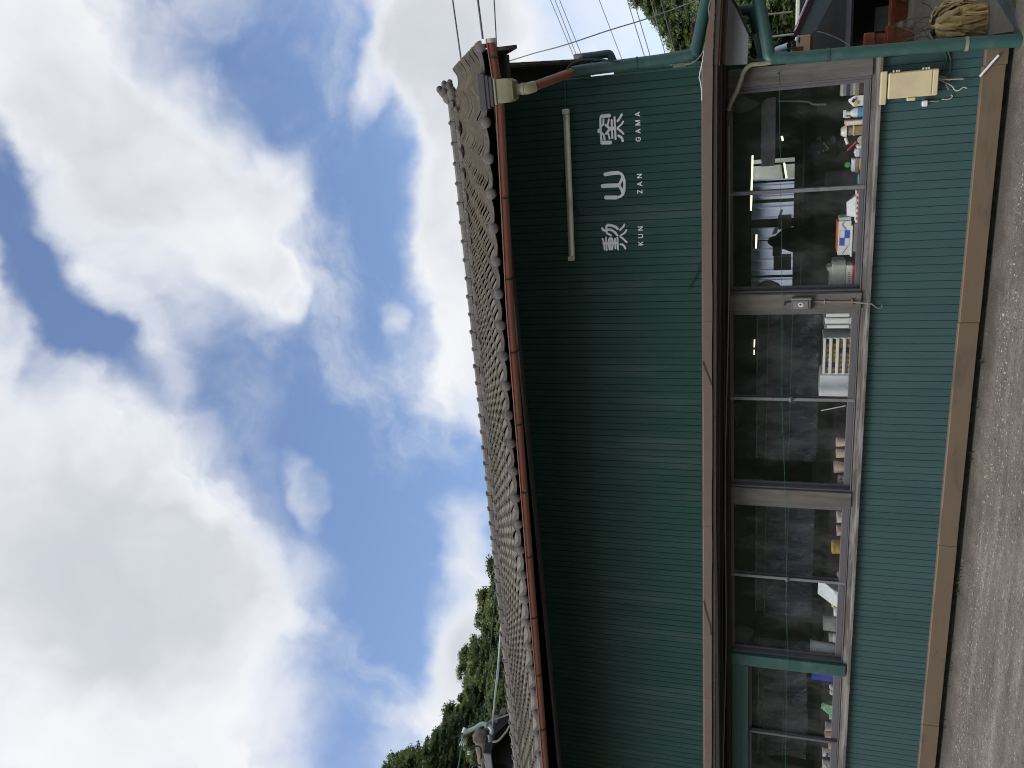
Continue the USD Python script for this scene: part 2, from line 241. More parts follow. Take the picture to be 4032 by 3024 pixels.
def road_mat():
    n, l = {}, []
    def N(name, kind, src=(), **inp):
        n[name] = (kind, inp); l.extend((a, f'{name}.{b}') for b, a in dict(src).items())
    N('g', 'geometry'); N('mp', 'mapping', {'vector': 'g.position'}, scale=(0.35, 2.4, 1.0))
    N('big', 'noise_texture', {'vector': 'g.position'}, scale=0.9, detail=7.0, roughness=0.58)
    N('st', 'noise_texture', {'vector': 'mp.vector'}, scale=1.9, detail=7.0, roughness=0.62)
    N('hf', 'math', {'value1': 'big.fac'}, math_type='multiply', value2=0.4)
    N('mix0', 'math', {'value1': 'st.fac', 'value3': 'hf.value'}, math_type='multiply_add', value2=0.6)
    N('r1', 'rgb_ramp', {'fac': 'mix0.value'}, ramp=[(0.36, (0.095, 0.086, 0.070)), (0.46, (0.140, 0.126, 0.104)), (0.54, (0.180, 0.162, 0.134)), (0.64, (0.27, 0.246, 0.208))])
    N('v', 'voronoi_texture', {'vector': 'g.position'}, scale=85.0); N('sc', 'separate_color', {'color': 'v.color'}); N('cr', 'map_range', {'value': 'sc.r'}, from_min=0.0, from_max=1.0, to_min=0.72, to_max=1.30)
    N('m', 'mix', {'color1': 'r1.color', 'color2': 'cr.result'}, mix_type='multiply', fac=1.0)
    N('v2', 'voronoi_texture', {'vector': 'g.position'}, scale=30.0); N('sc2', 'separate_color', {'color': 'v2.color'}); N('c2', 'map_range', {'value': 'sc2.g'}, from_min=0.0, from_max=1.0, to_min=0.86, to_max=1.14)
    N('m2', 'mix', {'color1': 'm.color', 'color2': 'c2.result'}, mix_type='multiply', fac=1.0)
    # scattered pale stones and dark pits
    N('v3', 'voronoi_texture', {'vector': 'g.position'}, scale=24.0); N('sc3', 'separate_color', {'color': 'v3.color'})
    N('pk', 'math', {'value1': 'sc3.b'}, math_type='greater_than', value2=0.92); N('pd', 'map_range', {'value': 'v3.distance'}, range_type='smoothstep', from_min=0.12, from_max=0.34, to_min=1.0, to_max=0.0, clamp=True)
    N('pm', 'math', {'value1': 'pk.value', 'value2': 'pd.result'}, math_type='multiply'); N('m3', 'mix', {'fac': 'pm.value', 'color1': 'm2.color'}, mix_type='mix', color2=(0.40, 0.38, 0.34))
    N('dk', 'math', {'value1': 'sc3.b'}, math_type='less_than', value2=0.14); N('dm', 'math', {'value1': 'dk.value', 'value2': 'pd.result'}, math_type='multiply'); N('m4', 'mix', {'fac': 'dm.value', 'color1': 'm3.color'}, mix_type='mix', color2=(0.055, 0.05, 0.045))
    # damp mossy dirt gathered along the wall
    N('sx', 'separate_xyz', {'vector': 'g.position'}); N('en', 'noise_texture', {'vector': 'g.position'}, scale=5.0, detail=7.0, roughness=0.65)
    N('ey', 'math', {'value1': 'en.fac', 'value3': 'sx.y'}, math_type='multiply_add', value2=0.42)
    N('ed', 'map_range', {'value': 'ey.value'}, range_type='smoothstep', from_min=-0.10, from_max=0.20, to_min=0.0, to_max=0.92, clamp=True)
    N('em', 'mix', {'fac': 'ed.result', 'color1': 'm4.color'}, mix_type='mix', color2=(0.062, 0.056, 0.040))
    N('b', 'bump', {'height': 'v.distance'}, strength=0.8, distance=0.008); N('p', 'principled_bsdf', {'base_color': 'em.color', 'normal': 'b.normal'}, roughness=0.9)
    MATS['road'] = usdkit.material(stage, '/World/Looks/road', n, l, surface='p.BSDF')
road_mat()
mat('yard', (0.225, 0.188, 0.130), rough=0.95, var=0.3, vscale=5, bump=0.8, bscale=25, dirt=(0.10, 0.10, 0.06), dscale=2.5, damt=0.7)
mat('hill_ground', (0.042, 0.062, 0.022), rough=1.0, var=0.4, vscale=0.5)
mat('moss', (0.050, 0.072, 0.022), rough=0.9, var=0.3, vscale=12)
mat('grass_green', (0.085, 0.15, 0.03), rough=0.8, var=0.3, vscale=12)
def leaf_mat(name, c1, c2):
    n = {'g': ('geometry', {}), 'oi': ('object_info', {}), 'nz': ('noise_texture', dict(scale=0.55, detail=3.0)), 'a': ('math', dict(math_type='multiply_add', value2=0.45)), 'b': ('math', dict(math_type='multiply', value2=0.75)),
         'r': ('rgb_ramp', dict(ramp=[(0.25, c1), (0.85, c2)])), 'd': ('diffuse_bsdf', {}), 't': ('translucent_bsdf', {}), 'gl': ('glossy_bsdf', dict(roughness=0.45, color=(1, 1, 1))),
         'm': ('mix_closure', dict(fac=0.32)), 'm2': ('mix_closure', dict(fac=0.035)), 'o1': ('math', dict(math_type='multiply_add', value2=0.25))}
    l = [('g.random_per_island', 'a.value1'), ('g.position', 'nz.vector'), ('nz.fac', 'b.value1'), ('b.value', 'a.value3'), ('oi.random', 'o1.value1'), ('a.value', 'o1.value3'), ('o1.value', 'r.fac'), ('r.color', 'd.color'), ('r.color', 't.color'),
         ('d.BSDF', 'm.closure1'), ('t.BSDF', 'm.closure2'), ('m.closure', 'm2.closure1'), ('gl.BSDF', 'm2.closure2')]
    MATS[name] = usdkit.material(stage, '/World/Looks/' + name, n, l, surface='m2.closure')
leaf_mat('leaf_mid', (0.055, 0.088, 0.026), (0.205, 0.245, 0.070))
leaf_mat('leaf_dark', (0.028, 0.052, 0.022), (0.105, 0.145, 0.055))

# ------------------------------------------------------------------ mesh helpers
class MB:
    def __init__(s): s.v, s.f, s.n = [], [], 0
    def add(s, m):
        v, f = (m.vertices, m.faces) if hasattr(m, 'vertices') else m
        v, f = np.asarray(v, float), np.asarray(f, int)
        if f.shape[1] == 4: f = np.vstack([f[:, [0, 1, 2]], f[:, [0, 2, 3]]])
        s.v.append(v); s.f.append(f + s.n); s.n += len(v); return s
    def get(s): return np.vstack(s.v), np.vstack(s.f)
def join(*ms):
    b = MB()
    for m in ms: b.add(m)
    return b.get()
BOXF = np.array([[0,3,2,1],[4,5,6,7],[0,1,5,4],[1,2,6,5],[2,3,7,6],[3,0,4,7]])
def box(x0, x1, y0, y1, z0, z1):
    x0, x1 = sorted((x0, x1)); y0, y1 = sorted((y0, y1)); z0, z1 = sorted((z0, z1))
    v = [(x0,y0,z0),(x1,y0,z0),(x1,y1,z0),(x0,y1,z0),(x0,y0,z1),(x1,y0,z1),(x1,y1,z1),(x0,y1,z1)]
    return np.array(v, float), np.vstack([BOXF[:, [0,1,2]], BOXF[:, [0,2,3]]])
def hull(pts):
    pts = np.asarray(pts, float); h = ConvexHull(pts); c = pts.mean(0); f = h.simplices.copy()
    nrm = np.cross(pts[f[:,1]] - pts[f[:,0]], pts[f[:,2]] - pts[f[:,0]]); bad = ((pts[f[:,0]] - c) * nrm).sum(1) < 0
    f[bad] = f[bad][:, ::-1]; return pts, f
def cbox(x0, x1, y0, y1, z0, z1, c=0.004):
    """Box with chamfered edges."""
    x0, x1 = sorted((x0, x1)); y0, y1 = sorted((y0, y1)); z0, z1 = sorted((z0, z1))
    c = min(c, 0.45 * min(x1-x0, y1-y0, z1-z0)); p = []
    for X, sx in ((x0, 1), (x1, -1)):
        for Y_, sy in ((y0, 1), (y1, -1)):
            for Z_, sz in ((z0, 1), (z1, -1)):
                p += [(X, Y_+sy*c, Z_+sz*c), (X+sx*c, Y_, Z_+sz*c), (X+sx*c, Y_+sy*c, Z_)]
    return hull(p)
def tube(path, r, n=10, caps=True):
    path = np.asarray(path, float); m = len(path); rr = np.broadcast_to(np.asarray(r, float), m)
    t = np.gradient(path, axis=0); t /= np.linalg.norm(t, axis=1, keepdims=True) + 1e-12
    a = np.array([0,0,1.0]) if abs(t[0][2]) < 0.9 else np.array([1.0,0,0])
    nrm = np.cross(t[0], a); nrm /= np.linalg.norm(nrm); V = []
    ang = np.linspace(0, 2*np.pi, n, endpoint=False)
    for i in range(m):
        nrm = nrm - t[i] * (nrm @ t[i]); nrm /= np.linalg.norm(nrm) + 1e-12; b = np.cross(t[i], nrm)
        V.append(path[i] + rr[i] * (np.cos(ang)[:, None] * nrm + np.sin(ang)[:, None] * b))
    V = np.vstack(V); F = []
    for i in range(m - 1):
        for k in range(n):
            a0, a1 = i*n + k, i*n + (k+1) % n; F += [(a0, a1, a1+n), (a0, a1+n, a0+n)]
    if caps:
        V = np.vstack([V, path[:1], path[-1:]]); c0, c1 = len(V)-2, len(V)-1
        for k in range(n): F += [(c0, (k+1) % n, k), (c1, (m-1)*n + k, (m-1)*n + (k+1) % n)]
    return V, np.array(F)
def smooth_path(pts, k=6):
    """Catmull-Rom through the points."""
    p = np.asarray(pts, float); p = np.vstack([2*p[0]-p[1], p, 2*p[-1]-p[-2]]); out = []
    for i in range(1, len(p)-2):
        for t in np.linspace(0, 1, k, endpoint=False):
            out.append(0.5*((2*p[i]) + (-p[i-1]+p[i+1])*t + (2*p[i-1]-5*p[i]+4*p[i+1]-p[i+2])*t*t + (-p[i-1]+3*p[i]-3*p[i+1]+p[i+2])*t**3))
    out.append(p[-2]); return np.array(out)
def lathe(prof, n=24, at=(0,0,0)):
    prof = np.asarray(prof, float); ang = np.linspace(0, 2*np.pi, n, endpoint=False)
    V = np.vstack([np.stack([r*np.cos(ang), r*np.sin(ang), np.full(n, z)], 1) for r, z in prof]) + np.asarray(at, float); F = []
    for i in range(len(prof)-1):
        for k in range(n):
            a0, a1 = i*n+k, i*n+(k+1) % n; F += [(a0, a1, a1+n), (a0, a1+n, a0+n)]
    m = len(prof); V = np.vstack([V, np.array([[0,0,prof[0][1]], [0,0,prof[-1][1]]]) + np.asarray(at, float)])
    for k in range(n): F += [(m*n, (k+1) % n, k), (m*n+1, (m-1)*n+k, (m-1)*n+(k+1) % n)]
    return V, np.array(F)
def prism(poly, d0, d1, axis='y'):
    """Extrudes a polygon given in (x, z) along y, or in (y, z) along x, or in (x, y) along z."""
    g = poly if isinstance(poly, Polygon) else Polygon(poly)
    m = trimesh.creation.extrude_polygon(g, abs(d1-d0), engine='earcut'); v, f = m.vertices.copy(), m.faces.copy(); lo = min(d0, d1)
    if axis == 'y': v = np.stack([v[:,0], lo + v[:,2], v[:,1]], 1); f = f[:, ::-1]
    elif axis == 'x': v = np.stack([lo + v[:,2], v[:,0], v[:,1]], 1)
    else: v = np.stack([v[:,0], v[:,1], lo + v[:,2]], 1)
    return v, f
def moved(m, d): return np.asarray(m[0]) + np.asarray(d, float), m[1]
def turned(m, deg, about=(0,0,0), axis=(0,0,1)):
    R = trimesh.transformations.rotation_matrix(math.radians(deg), axis)[:3,:3]; a = np.asarray(about, float)
    return (np.asarray(m[0]) - a) @ R.T + a, m[1]
def ball(c, r, sub=2, sq=(1,1,1)):
    m = trimesh.creation.icosphere(sub, 1.0); return m.vertices * r * np.asarray(sq) + np.asarray(c, float), m.faces
def rough(m, amp, scale=8.0, seed=0):
    v = np.asarray(m[0]); d = np.stack([meshkit.noise(v*scale, seed+k) - 0.5 for k in range(3)], 1); return v + d*2*amp, m[1]

# ------------------------------------------------------------------ scene helpers
used = {}
def path_of(name, parent):
    base = (parent.GetPath().pathString if parent is not None else '/World') + '/' + name
    k = used.get(base, -1) + 1; used[base] = k
    return base if k == 0 else f'{base}_{k:03d}'
def tag(o, label=None, cat=None, group=None, kind=None):
    for k, v in (('label', label), ('category', cat), ('group', group), ('kind', kind)):
        if v: o.SetCustomDataByKey(k, v)
    return o
def obj(name, m, material, parent=None, smooth=False, label=None, cat=None, group=None, kind=None):
    p = usdkit.mesh(stage, path_of(name, parent), m, MATS[material] if isinstance(material, str) else material, smooth=smooth).GetPrim()
    return tag(p, label, cat, group, kind)
def thing(name, label, cat, loc=(0,0,0), rotz=0.0, group=None):
    x = UsdGeom.Xform.Define(stage, path_of(name, None)); x.AddTranslateOp().Set(Gf.Vec3d(*map(float, loc))); x.AddRotateZOp().Set(float(rotz))
    return tag(x.GetPrim(), label, cat, group)
def dup(root, loc, rotz=0.0, label=None, group=None, scale=None):
    was = root.GetCustomData()
    x = UsdGeom.Xform.Define(stage, path_of(root.GetName().split('_0')[0], None))
    p = x.GetPrim(); p.GetReferences().AddInternalReference(root.GetPath())
    x.ClearXformOpOrder()
    x.AddTranslateOp().Set(Gf.Vec3d(*map(float, loc))); x.AddRotateZOp().Set(float(rotz))
    if scale is not None: x.AddScaleOp().Set(Gf.Vec3f(*map(float, scale)))
    p.SetInstanceable(True)
    return tag(p, label or was.get('label'), was.get('category'), group or was.get('group'))
def P(name, m, material, parent, smooth=False, **k): return obj(name, m, material, parent, smooth, **k)

# ================================================================== ground and hills
def ground_sheet(x0, x1, y0, y1, z, nx=2, ny=2, f=None):
    gx, gy = np.meshgrid(np.linspace(x0, x1, nx), np.linspace(y0, y1, ny), indexing='ij'); gz = np.full_like(gx, z) if f is None else f(gx, gy)
    v = np.stack([gx, gy, gz], -1).reshape(-1, 3); i = np.arange(nx*ny).reshape(nx, ny)
    q = np.stack([i[:-1,:-1], i[1:,:-1], i[1:,1:], i[:-1,1:]], -1).reshape(-1, 4); return v, np.vstack([q[:,[0,1,2]], q[:,[0,2,3]]])
obj('terrain', ground_sheet(-600, 600, -600, 600, -0.012), 'hill_ground', kind='structure')
def road_z(gx, gy): return -0.004 + 0.010 * (meshkit.fbm(np.stack([gx*0.7, gy*1.3, gx*0], -1), 3, 5) - 0.5) + 0.050 * np.exp(-np.maximum(0, -gy - 0.02) / 0.16)
obj('road', ground_sheet(-40, 3.0, -5.0, 0.06, 0, 400, 60, road_z), 'road', kind='structure', smooth=True)
obj('road', ground_sheet(-40, 14.0, -16, -5.0, -0.004), 'road', kind='structure')  # unseen stretch widened behind the camera to bounce light onto the wall
obj('road', ground_sheet(3.0, 14, -5.0, 0.06, -0.002), 'road', kind='structure')
obj('yard', ground_sheet(0.02, 14, 0.061, 14, 0, 40, 40, lambda x, y: -0.002 + 0.02*(meshkit.fbm(np.stack([x*2, y*2, x*0], -1), 3, 9)-0.5)), 'yard', kind='structure', smooth=True)
def hill_patch(name, az0, az1, d0, d1, prof, seed, n=60, m=30):
    a = np.radians(np.linspace(az0, az1, n)); d = np.linspace(0, 1, m); A, D = np.meshgrid(a, d, indexing='ij'); R = d0 + (d1-d0)*D
    x = CAM[0] + R*np.sin(A); y = CAM[1] + R*np.cos(A); h = np.array([[prof(math.degrees(aa), rr) for rr in row] for aa, row in zip(a, R)])
    h = h + 2.5*(meshkit.fbm(np.stack([x*.06, y*.06, x*0], -1), 4, seed)-0.5)*np.clip((R-d0)/20, 0, 1)
    v = np.stack([x, y, h - 0.3], -1).reshape(-1, 3); i = np.arange(n*m).reshape(n, m)
    q = np.stack([i[:-1,:-1], i[:-1,1:], i[1:,1:], i[1:,:-1]], -1).reshape(-1, 4); return obj(name, (v, np.vstack([q[:,[0,1,2]], q[:,[0,2,3]]])), 'hill_ground', kind='structure', smooth=True)

# ================================================================== trees
def crown(seed, H, Rw, base, clusters, per, leaf, shape='broad'):
    g = np.random.default_rng(seed); C = []
    while len(C) < clusters:
        t = g.random()**0.8; z = base + (H-base)*t
        rad = Rw * (math.sqrt(max(0.02, 1-((t-0.35)/0.68)**2)) if shape == 'broad' else (1.02-t)**0.75)
        a = g.random()*2*np.pi; q = math.sqrt(g.random())*rad*0.92; C.append((q*math.cos(a), q*math.sin(a), z, Rw*(0.21 if shape == 'broad' else 0.18)*(0.6+0.8*g.random())))
    V, F = [], []; n = 0
    for cx, cy, cz, cr_ in C:
        d = g.normal(size=(per, 3)); d /= np.linalg.norm(d, axis=1, keepdims=True); d[:,2] = np.abs(d[:,2])*0.9 - 0.25*g.random(per)
        p = np.array([cx,cy,cz]) + d*cr_*(0.25+0.95*g.random((per,1)))*np.array([1,1,0.8])
        nr = d + 0.7*g.normal(size=(per,3)); nr /= np.linalg.norm(nr, axis=1, keepdims=True)
        t1 = np.cross(nr, g.normal(size=(per,3))); t1 /= np.linalg.norm(t1, axis=1, keepdims=True); t2 = np.cross(nr, t1); s = leaf*(0.4+1.1*g.random((per,1))**1.5)
        q = np.stack([p - t1*s, p - t2*s*0.5, p + t1*s, p + t2*s*0.5], 1).reshape(-1, 3); V.append(q)
        i = n + np.arange(per)[:,None]*4; F += [np.hstack([i, i+1, i+2]), np.hstack([i, i+2, i+3])]; n += per*4
    return np.vstack(V), np.vstack(F), C
def trunk(seed, H, C, r=0.16):
    g = np.random.default_rng(seed); pts = [(0,0,0)]
    for k in range(1, 6): pts.append((pts[-1][0]+g.normal()*0.10, pts[-1][1]+g.normal()*0.10, H*0.85*k/5))
    pts = np.array(pts); b = MB().add(tube(pts, np.linspace(r, r*0.25, 6), 7))
    for cx, cy, cz, _ in C[::3]:
        t = np.clip((cz-1.0)/(H*0.85), 0.1, 0.95)*5; k = int(min(4, t)); s = pts[k] + (pts[k+1]-pts[k])*(t-k)
        s = s - np.array([0,0,min(0.6, s[2]*0.3)]); e = np.array([cx,cy,cz]); b.add(tube([s, (s+e)/2+np.array([0,0,0.1]), e], [r*0.4, r*0.25, r*0.1], 5))
    return b.get()
def make_tree(name, label, cat, seed, H, Rw, base, clusters, per, leaf, lm, shape='broad'):
    t = thing(name, label, cat, (0,0,0)); v, f, C = crown(seed, H, Rw, base, clusters, per, leaf, shape)
    P('trunk', trunk(seed, H, C), 'bark', t, smooth=40); P('crown', (v, f), lm, t); return t
KIND = [('broadleaf_tree', 10.0, 3.2, 1.6, 120, 90, 0.15, 'leaf_mid', 'broad'), ('dense_tree', 9.0, 2.8, 1.0, 110, 90, 0.14, 'leaf_dark', 'broad'), ('cedar_tree', 12.0, 2.4, 1.2, 120, 80, 0.14, 'leaf_mid', 'cone'), ('leafy_tree', 9.5, 3.0, 0.8, 120, 90, 0.15, 'leaf_mid', 'broad')]
first = {}
def plant(kind, base, top, label, group, rot):
    name, H, Rw, b0, cl, per, leaf, lm, shp = KIND[kind]; s = (top - base[2]) / H; w = s*(1.05+0.35*random.random())
    if kind not in first:
        first[kind] = make_tree(name, label, 'tree', 31+kind, H, Rw, b0, cl, per, leaf, lm, shp); p = first[kind]; x = UsdGeom.Xformable(p); x.ClearXformOpOrder()
        x.AddTranslateOp().Set(Gf.Vec3d(*map(float, base))); x.AddRotateZOp().Set(rot); x.AddScaleOp().Set(Gf.Vec3f(w, w, s)); tag(p, label, 'tree', group)
    else: dup(first[kind], base, rot, label, group, (w, w, s))
def plane_dir(fr, a, b): d = ray(fr, a, b); return math.degrees(math.atan2(d[0], d[1])), math.degrees(math.asin(d[2]))
# left hill: its skyline as seen over the roof
SKL = [plane_dir('H', a, b) for a, b in ((985,60),(945,240),(990,310),(880,470),(930,545),(868,600),(890,700),(830,790),(755,870),(742,940),(795,1040),(725,1160),(760,1225),(640,1290),(610,1390),(560,1450),(475,1545),(350,1630),(230,1655),(120,1760),(20,1950))]
az_l = np.array([s[0] for s in SKL]); el_l = np.array([s[1] for s in SKL]); o = np.argsort(az_l); az_l, el_l = az_l[o], el_l[o]
def left_el(az): return float(np.interp(az, az_l, el_l))
def hill_l(az, r):   # ground of the left hill under its trees
    return max(0.0, r*math.tan(math.radians(max(2.0, left_el(az)-1.9)))*min(1, max(0, (r-40)/70.0))**1.2)
hill_patch('hill', -80, -14, 40, 150, hill_l, 3)
LG = 'trees on the wooded hill behind the roof'
LL = ['broadleaf tree with a round yellow green crown on the hill behind the roof', 'dark dense leafy tree on the hill behind the roof', 'pointed cedar tree on the hill behind the roof', 'low branched leafy tree on the hill behind the roof']
for i, (az, el) in enumerate(SKL):
    t = 108 + 6*random.random(); a = math.radians(az)
    x, y = CAM[0] + t*math.sin(a), CAM[1] + t*math.cos(a); top = CAM[2] + t*math.tan(math.radians(el)); k = [0,3,2,0,3,0,2,3,0,0,3,2,1,0,1,3,1,1,0,1,1][i]
    plant(k, (x, y, top - (8.0 + 2*random.random())), top, LL[k], LG, random.random()*360)
for i in range(44):
    az = float(az_l[0] + (az_l[-1]-az_l[0])*(i+0.5)/44); t = 100 + 12*random.random(); a = math.radians(az); el = left_el(az) - 0.25 - 0.5*random.random()
    x, y = CAM[0] + t*math.sin(a), CAM[1] + t*math.cos(a); top = CAM[2] + t*math.tan(math.radians(el)); k = random.choice([0,3,1,0,3])
    plant(k, (x, y, top - (7.5 + 2*random.random())), top, LL[k], LG, random.random()*360)
for i in range(80):
    az = -60 + 38*random.random(); t = 66 + 42*random.random(); a = math.radians(az)
    el = left_el(az) - 1.2 - 4.6*random.random()*(1.1 - 0.4*(t-66)/42)
    x, y = CAM[0] + t*math.sin(a), CAM[1] + t*math.cos(a); top = CAM[2] + t*math.tan(math.radians(el)); k = random.choice([0,0,3,3,1,2])
    plant(k, (x, y, top - (7.0 + 2*random.random())), top, LL[k], LG, random.random()*360)
# right hill: seen between the workshop and the picture's edge
SKR = [plane_dir('m7', a, b) for a, b in ((-60,-160),(20,-60),(110,0),(190,70),(250,190),(350,310),(400,430),(480,540),(560,620),(560,760),(640,830),(700,980),(760,1150),(900,1500))]
az_r = np.array([s[0] for s in SKR]); el_r = np.array([s[1] for s in SKR]); o = np.argsort(az_r); az_r, el_r = az_r[o], el_r[o]
def right_el(az): return float(np.interp(az, az_r, el_r + 0.0)) if az < 5.5 else float(el_r[-1] + 1.2*min(6, az-5.5))
def hill_r(az, r): return max(0.0, r*math.tan(math.radians(max(0.5, right_el(az)-2.6)))*min(1, max(0, (r-24)/45.0)))
hill_patch('hill', -6, 40, 24, 110, hill_r, 8)
RG = 'trees on the wooded slope beside the workshop'
RL = [s.replace('hill behind the roof', 'slope right of the workshop') for s in LL]
for i, (az, el) in enumerate(SKR):
    t = 84 + 5*random.random(); a = math.radians(az); x, y = CAM[0]+t*math.sin(a), CAM[1]+t*math.cos(a); top = CAM[2]+t*math.tan(math.radians(el)); k = [0,3,1,0,3,0,1,3,0,3,0,0,3,0][i]
    plant(k, (x, y, top-7.5), top, RL[k], RG, random.random()*360)
for i in range(70):
    az = -2.5 + 11*random.random(); t = 40 + 42*random.random(); a = math.radians(az); hi = right_el(az) - 1.0
    el = 0.8 + (hi-0.8)*random.random()**0.7*(0.55+0.45*(t-40)/42)+0.5
    x, y = CAM[0]+t*math.sin(a), CAM[1]+t*math.cos(a); top = CAM[2]+t*math.tan(math.radians(el)); k = random.choice([0,0,3,3,1])
    plant(k, (x, y, top-(4.5+2*random.random())), top, RL[k], RG, random.random()*360)
# unseen hill added behind the camera to block low sky and darken reflections
def hill_b(az, r): return max(0.0, (r-26)*0.74)*(0.75 + 0.25*math.sin(math.radians(az*2.3)))
hill_patch('hill', 95, 265, 26, 90, hill_b, 12)

# ================================================================== the workshop
workshop = thing('workshop', 'dark green corrugated metal workshop with grey tiled roof and a band of grey framed windows', 'building', (0,0,0))
LEFT = -13.0
EAVE = [(-14, 3.80), (-6.4, 3.756), (-4.0, 3.738), (-1.8, 3.703), (-0.24, 3.656), (0.35, 3.638)]
RIDGE = [(-14, 5.665), (-10, 5.616), (-6.1, 5.541), (-3, 5.487), (-0.15, 5.440), (0.4, 5.43)]
def eave_z(x): return float(np.interp(x, [e[0] for e in EAVE], [e[1] for e in EAVE]))
def ridge_z(x): return float(np.interp(x, [e[0] for e in RIDGE], [e[1] for e in RIDGE]))
def lift(x): return 0.0135 * max(0.0, -x)          # the canopy climbs a little to the left
# shell: back and side walls, ceiling, floor
P('foundation', join(box(LEFT, -0.03, 0.030, 0.14, -0.05, 0.10), box(-0.16, -0.03, 0.14, 5.0, -0.05, 0.10)), 'concrete_base', workshop)
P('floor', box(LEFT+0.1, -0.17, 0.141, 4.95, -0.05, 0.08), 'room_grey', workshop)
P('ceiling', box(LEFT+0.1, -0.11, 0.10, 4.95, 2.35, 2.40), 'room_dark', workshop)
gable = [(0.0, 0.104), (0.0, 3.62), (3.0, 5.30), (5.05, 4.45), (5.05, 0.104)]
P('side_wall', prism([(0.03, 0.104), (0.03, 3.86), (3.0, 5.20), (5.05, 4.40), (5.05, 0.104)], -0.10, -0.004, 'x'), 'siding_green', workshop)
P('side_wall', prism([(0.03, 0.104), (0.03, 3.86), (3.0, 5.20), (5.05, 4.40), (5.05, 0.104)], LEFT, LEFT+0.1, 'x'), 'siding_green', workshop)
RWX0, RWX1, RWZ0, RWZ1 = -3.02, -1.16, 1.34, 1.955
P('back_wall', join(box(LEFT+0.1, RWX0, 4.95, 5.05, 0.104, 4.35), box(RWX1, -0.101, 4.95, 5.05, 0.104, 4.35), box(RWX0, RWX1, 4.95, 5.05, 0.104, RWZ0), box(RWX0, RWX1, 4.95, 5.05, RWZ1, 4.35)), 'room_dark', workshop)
rw = P('rear_window', join(box(RWX0, RWX1, 4.97, 5.03, RWZ1-0.03, RWZ1-0.001), box(RWX0, RWX1, 4.97, 5.03, RWZ0+0.001, RWZ0+0.03)), 'black_wood', workshop)
for x, w in ((RWX0+0.02, 0.02), (-2.81, 0.012), (-2.06, 0.055), (-1.76, 0.02), (-1.50, 0.012), (-1.27, 0.012), (RWX1-0.02, 0.02)):
    P('window_bar', box(x-w, x+w, 4.975, 5.025, RWZ0+0.031, RWZ1-0.031), 'black_wood', rw)
P('pane', box(RWX0+0.041, RWX1-0.041, 5.028, 5.032, RWZ0+0.031, RWZ1-0.031), 'pane', rw)
# lower wall: backing sheet and pressed strips
PITCH_S = 0.0635
lower = P('lower_wall', box(LEFT, -0.012, 0.010, 0.100, 0.104, 0.872), 'siding_back', workshop)
upper = P('upper_wall', box(LEFT, -0.012, 0.010, 0.100, 2.0, 3.86), 'siding_back', workshop)
def strip(x1, z0, z1, y0=0.0, jit=0.0, gap=0.0036):
    w = PITCH_S - gap; x0 = x1 - w; c = 0.0028
    prof = np.array([(x0, 0.009), (x0, c), (x0+c*0.8, 0), (x0+w*0.5, -0.0006-jit), (x1-c*0.8, 0), (x1, c), (x1, 0.009)])
    v = np.vstack([np.column_stack([prof, np.full(7, z)]) for z in (z0, z1)]); v[:,1] += y0
    f = [];
    for k in range(6): f += [(k, k+1, k+8), (k, k+8, k+7)]
    f += [(0, k+1, k) for k in range(1, 6)] + [(7, 7+k, 8+k) for k in range(1, 6)]
    return v, np.array(f)
kx = -0.0035; gi = 0
rest_l, rest_u = MB(), MB()
while kx > LEFT + PITCH_S:
    jit = 0.0008*random.random(); dy = 0.0012*(meshkit.noise(np.array([[kx*0.7, 1, 2]]), 4)[0]-0.5)
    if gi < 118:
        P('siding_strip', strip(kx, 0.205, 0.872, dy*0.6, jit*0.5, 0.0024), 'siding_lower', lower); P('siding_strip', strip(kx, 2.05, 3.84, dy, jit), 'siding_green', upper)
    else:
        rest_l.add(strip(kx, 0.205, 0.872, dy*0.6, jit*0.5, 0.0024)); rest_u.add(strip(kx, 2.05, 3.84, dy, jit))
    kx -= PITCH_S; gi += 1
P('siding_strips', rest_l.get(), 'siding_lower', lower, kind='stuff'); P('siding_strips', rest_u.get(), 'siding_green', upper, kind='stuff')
P('corner_trim', cbox(-0.003, 0.012, -0.008, 0.09, 0.21, 3.55, 0.003), 'paint_green', workshop)
P('panel_seam', cbox(-5.497, -5.490, -0.004, 0.008, 0.21, 0.86, 0.001), 'siding_back', workshop)
# skirting flashing in lengths
sk = P('skirting', box(LEFT, -0.06, 0.0, 0.028, 0.105, 0.20), 'black_wood', workshop)
for x1, x0, dz in ((-0.055, -0.19, -0.010), (-0.192, -2.045, 0.0), (-2.05, -4.02, 0.003), (-4.024, -5.935, 0.0), (-5.94, -7.9, -0.003), (-7.904, -9.9, 0), (-9.904, -12.9, 0)):
    prof = [(-0.030, 0.092+dz), (-0.030, 0.226+dz), (-0.027, 0.232+dz), (-0.003, 0.238+dz), (-0.003, 0.228+dz), (-0.024, 0.222+dz), (-0.024, 0.092+dz)]
    P('skirting_board', prism(prof, x0, x1, 'x'), 'brown_trim', sk)
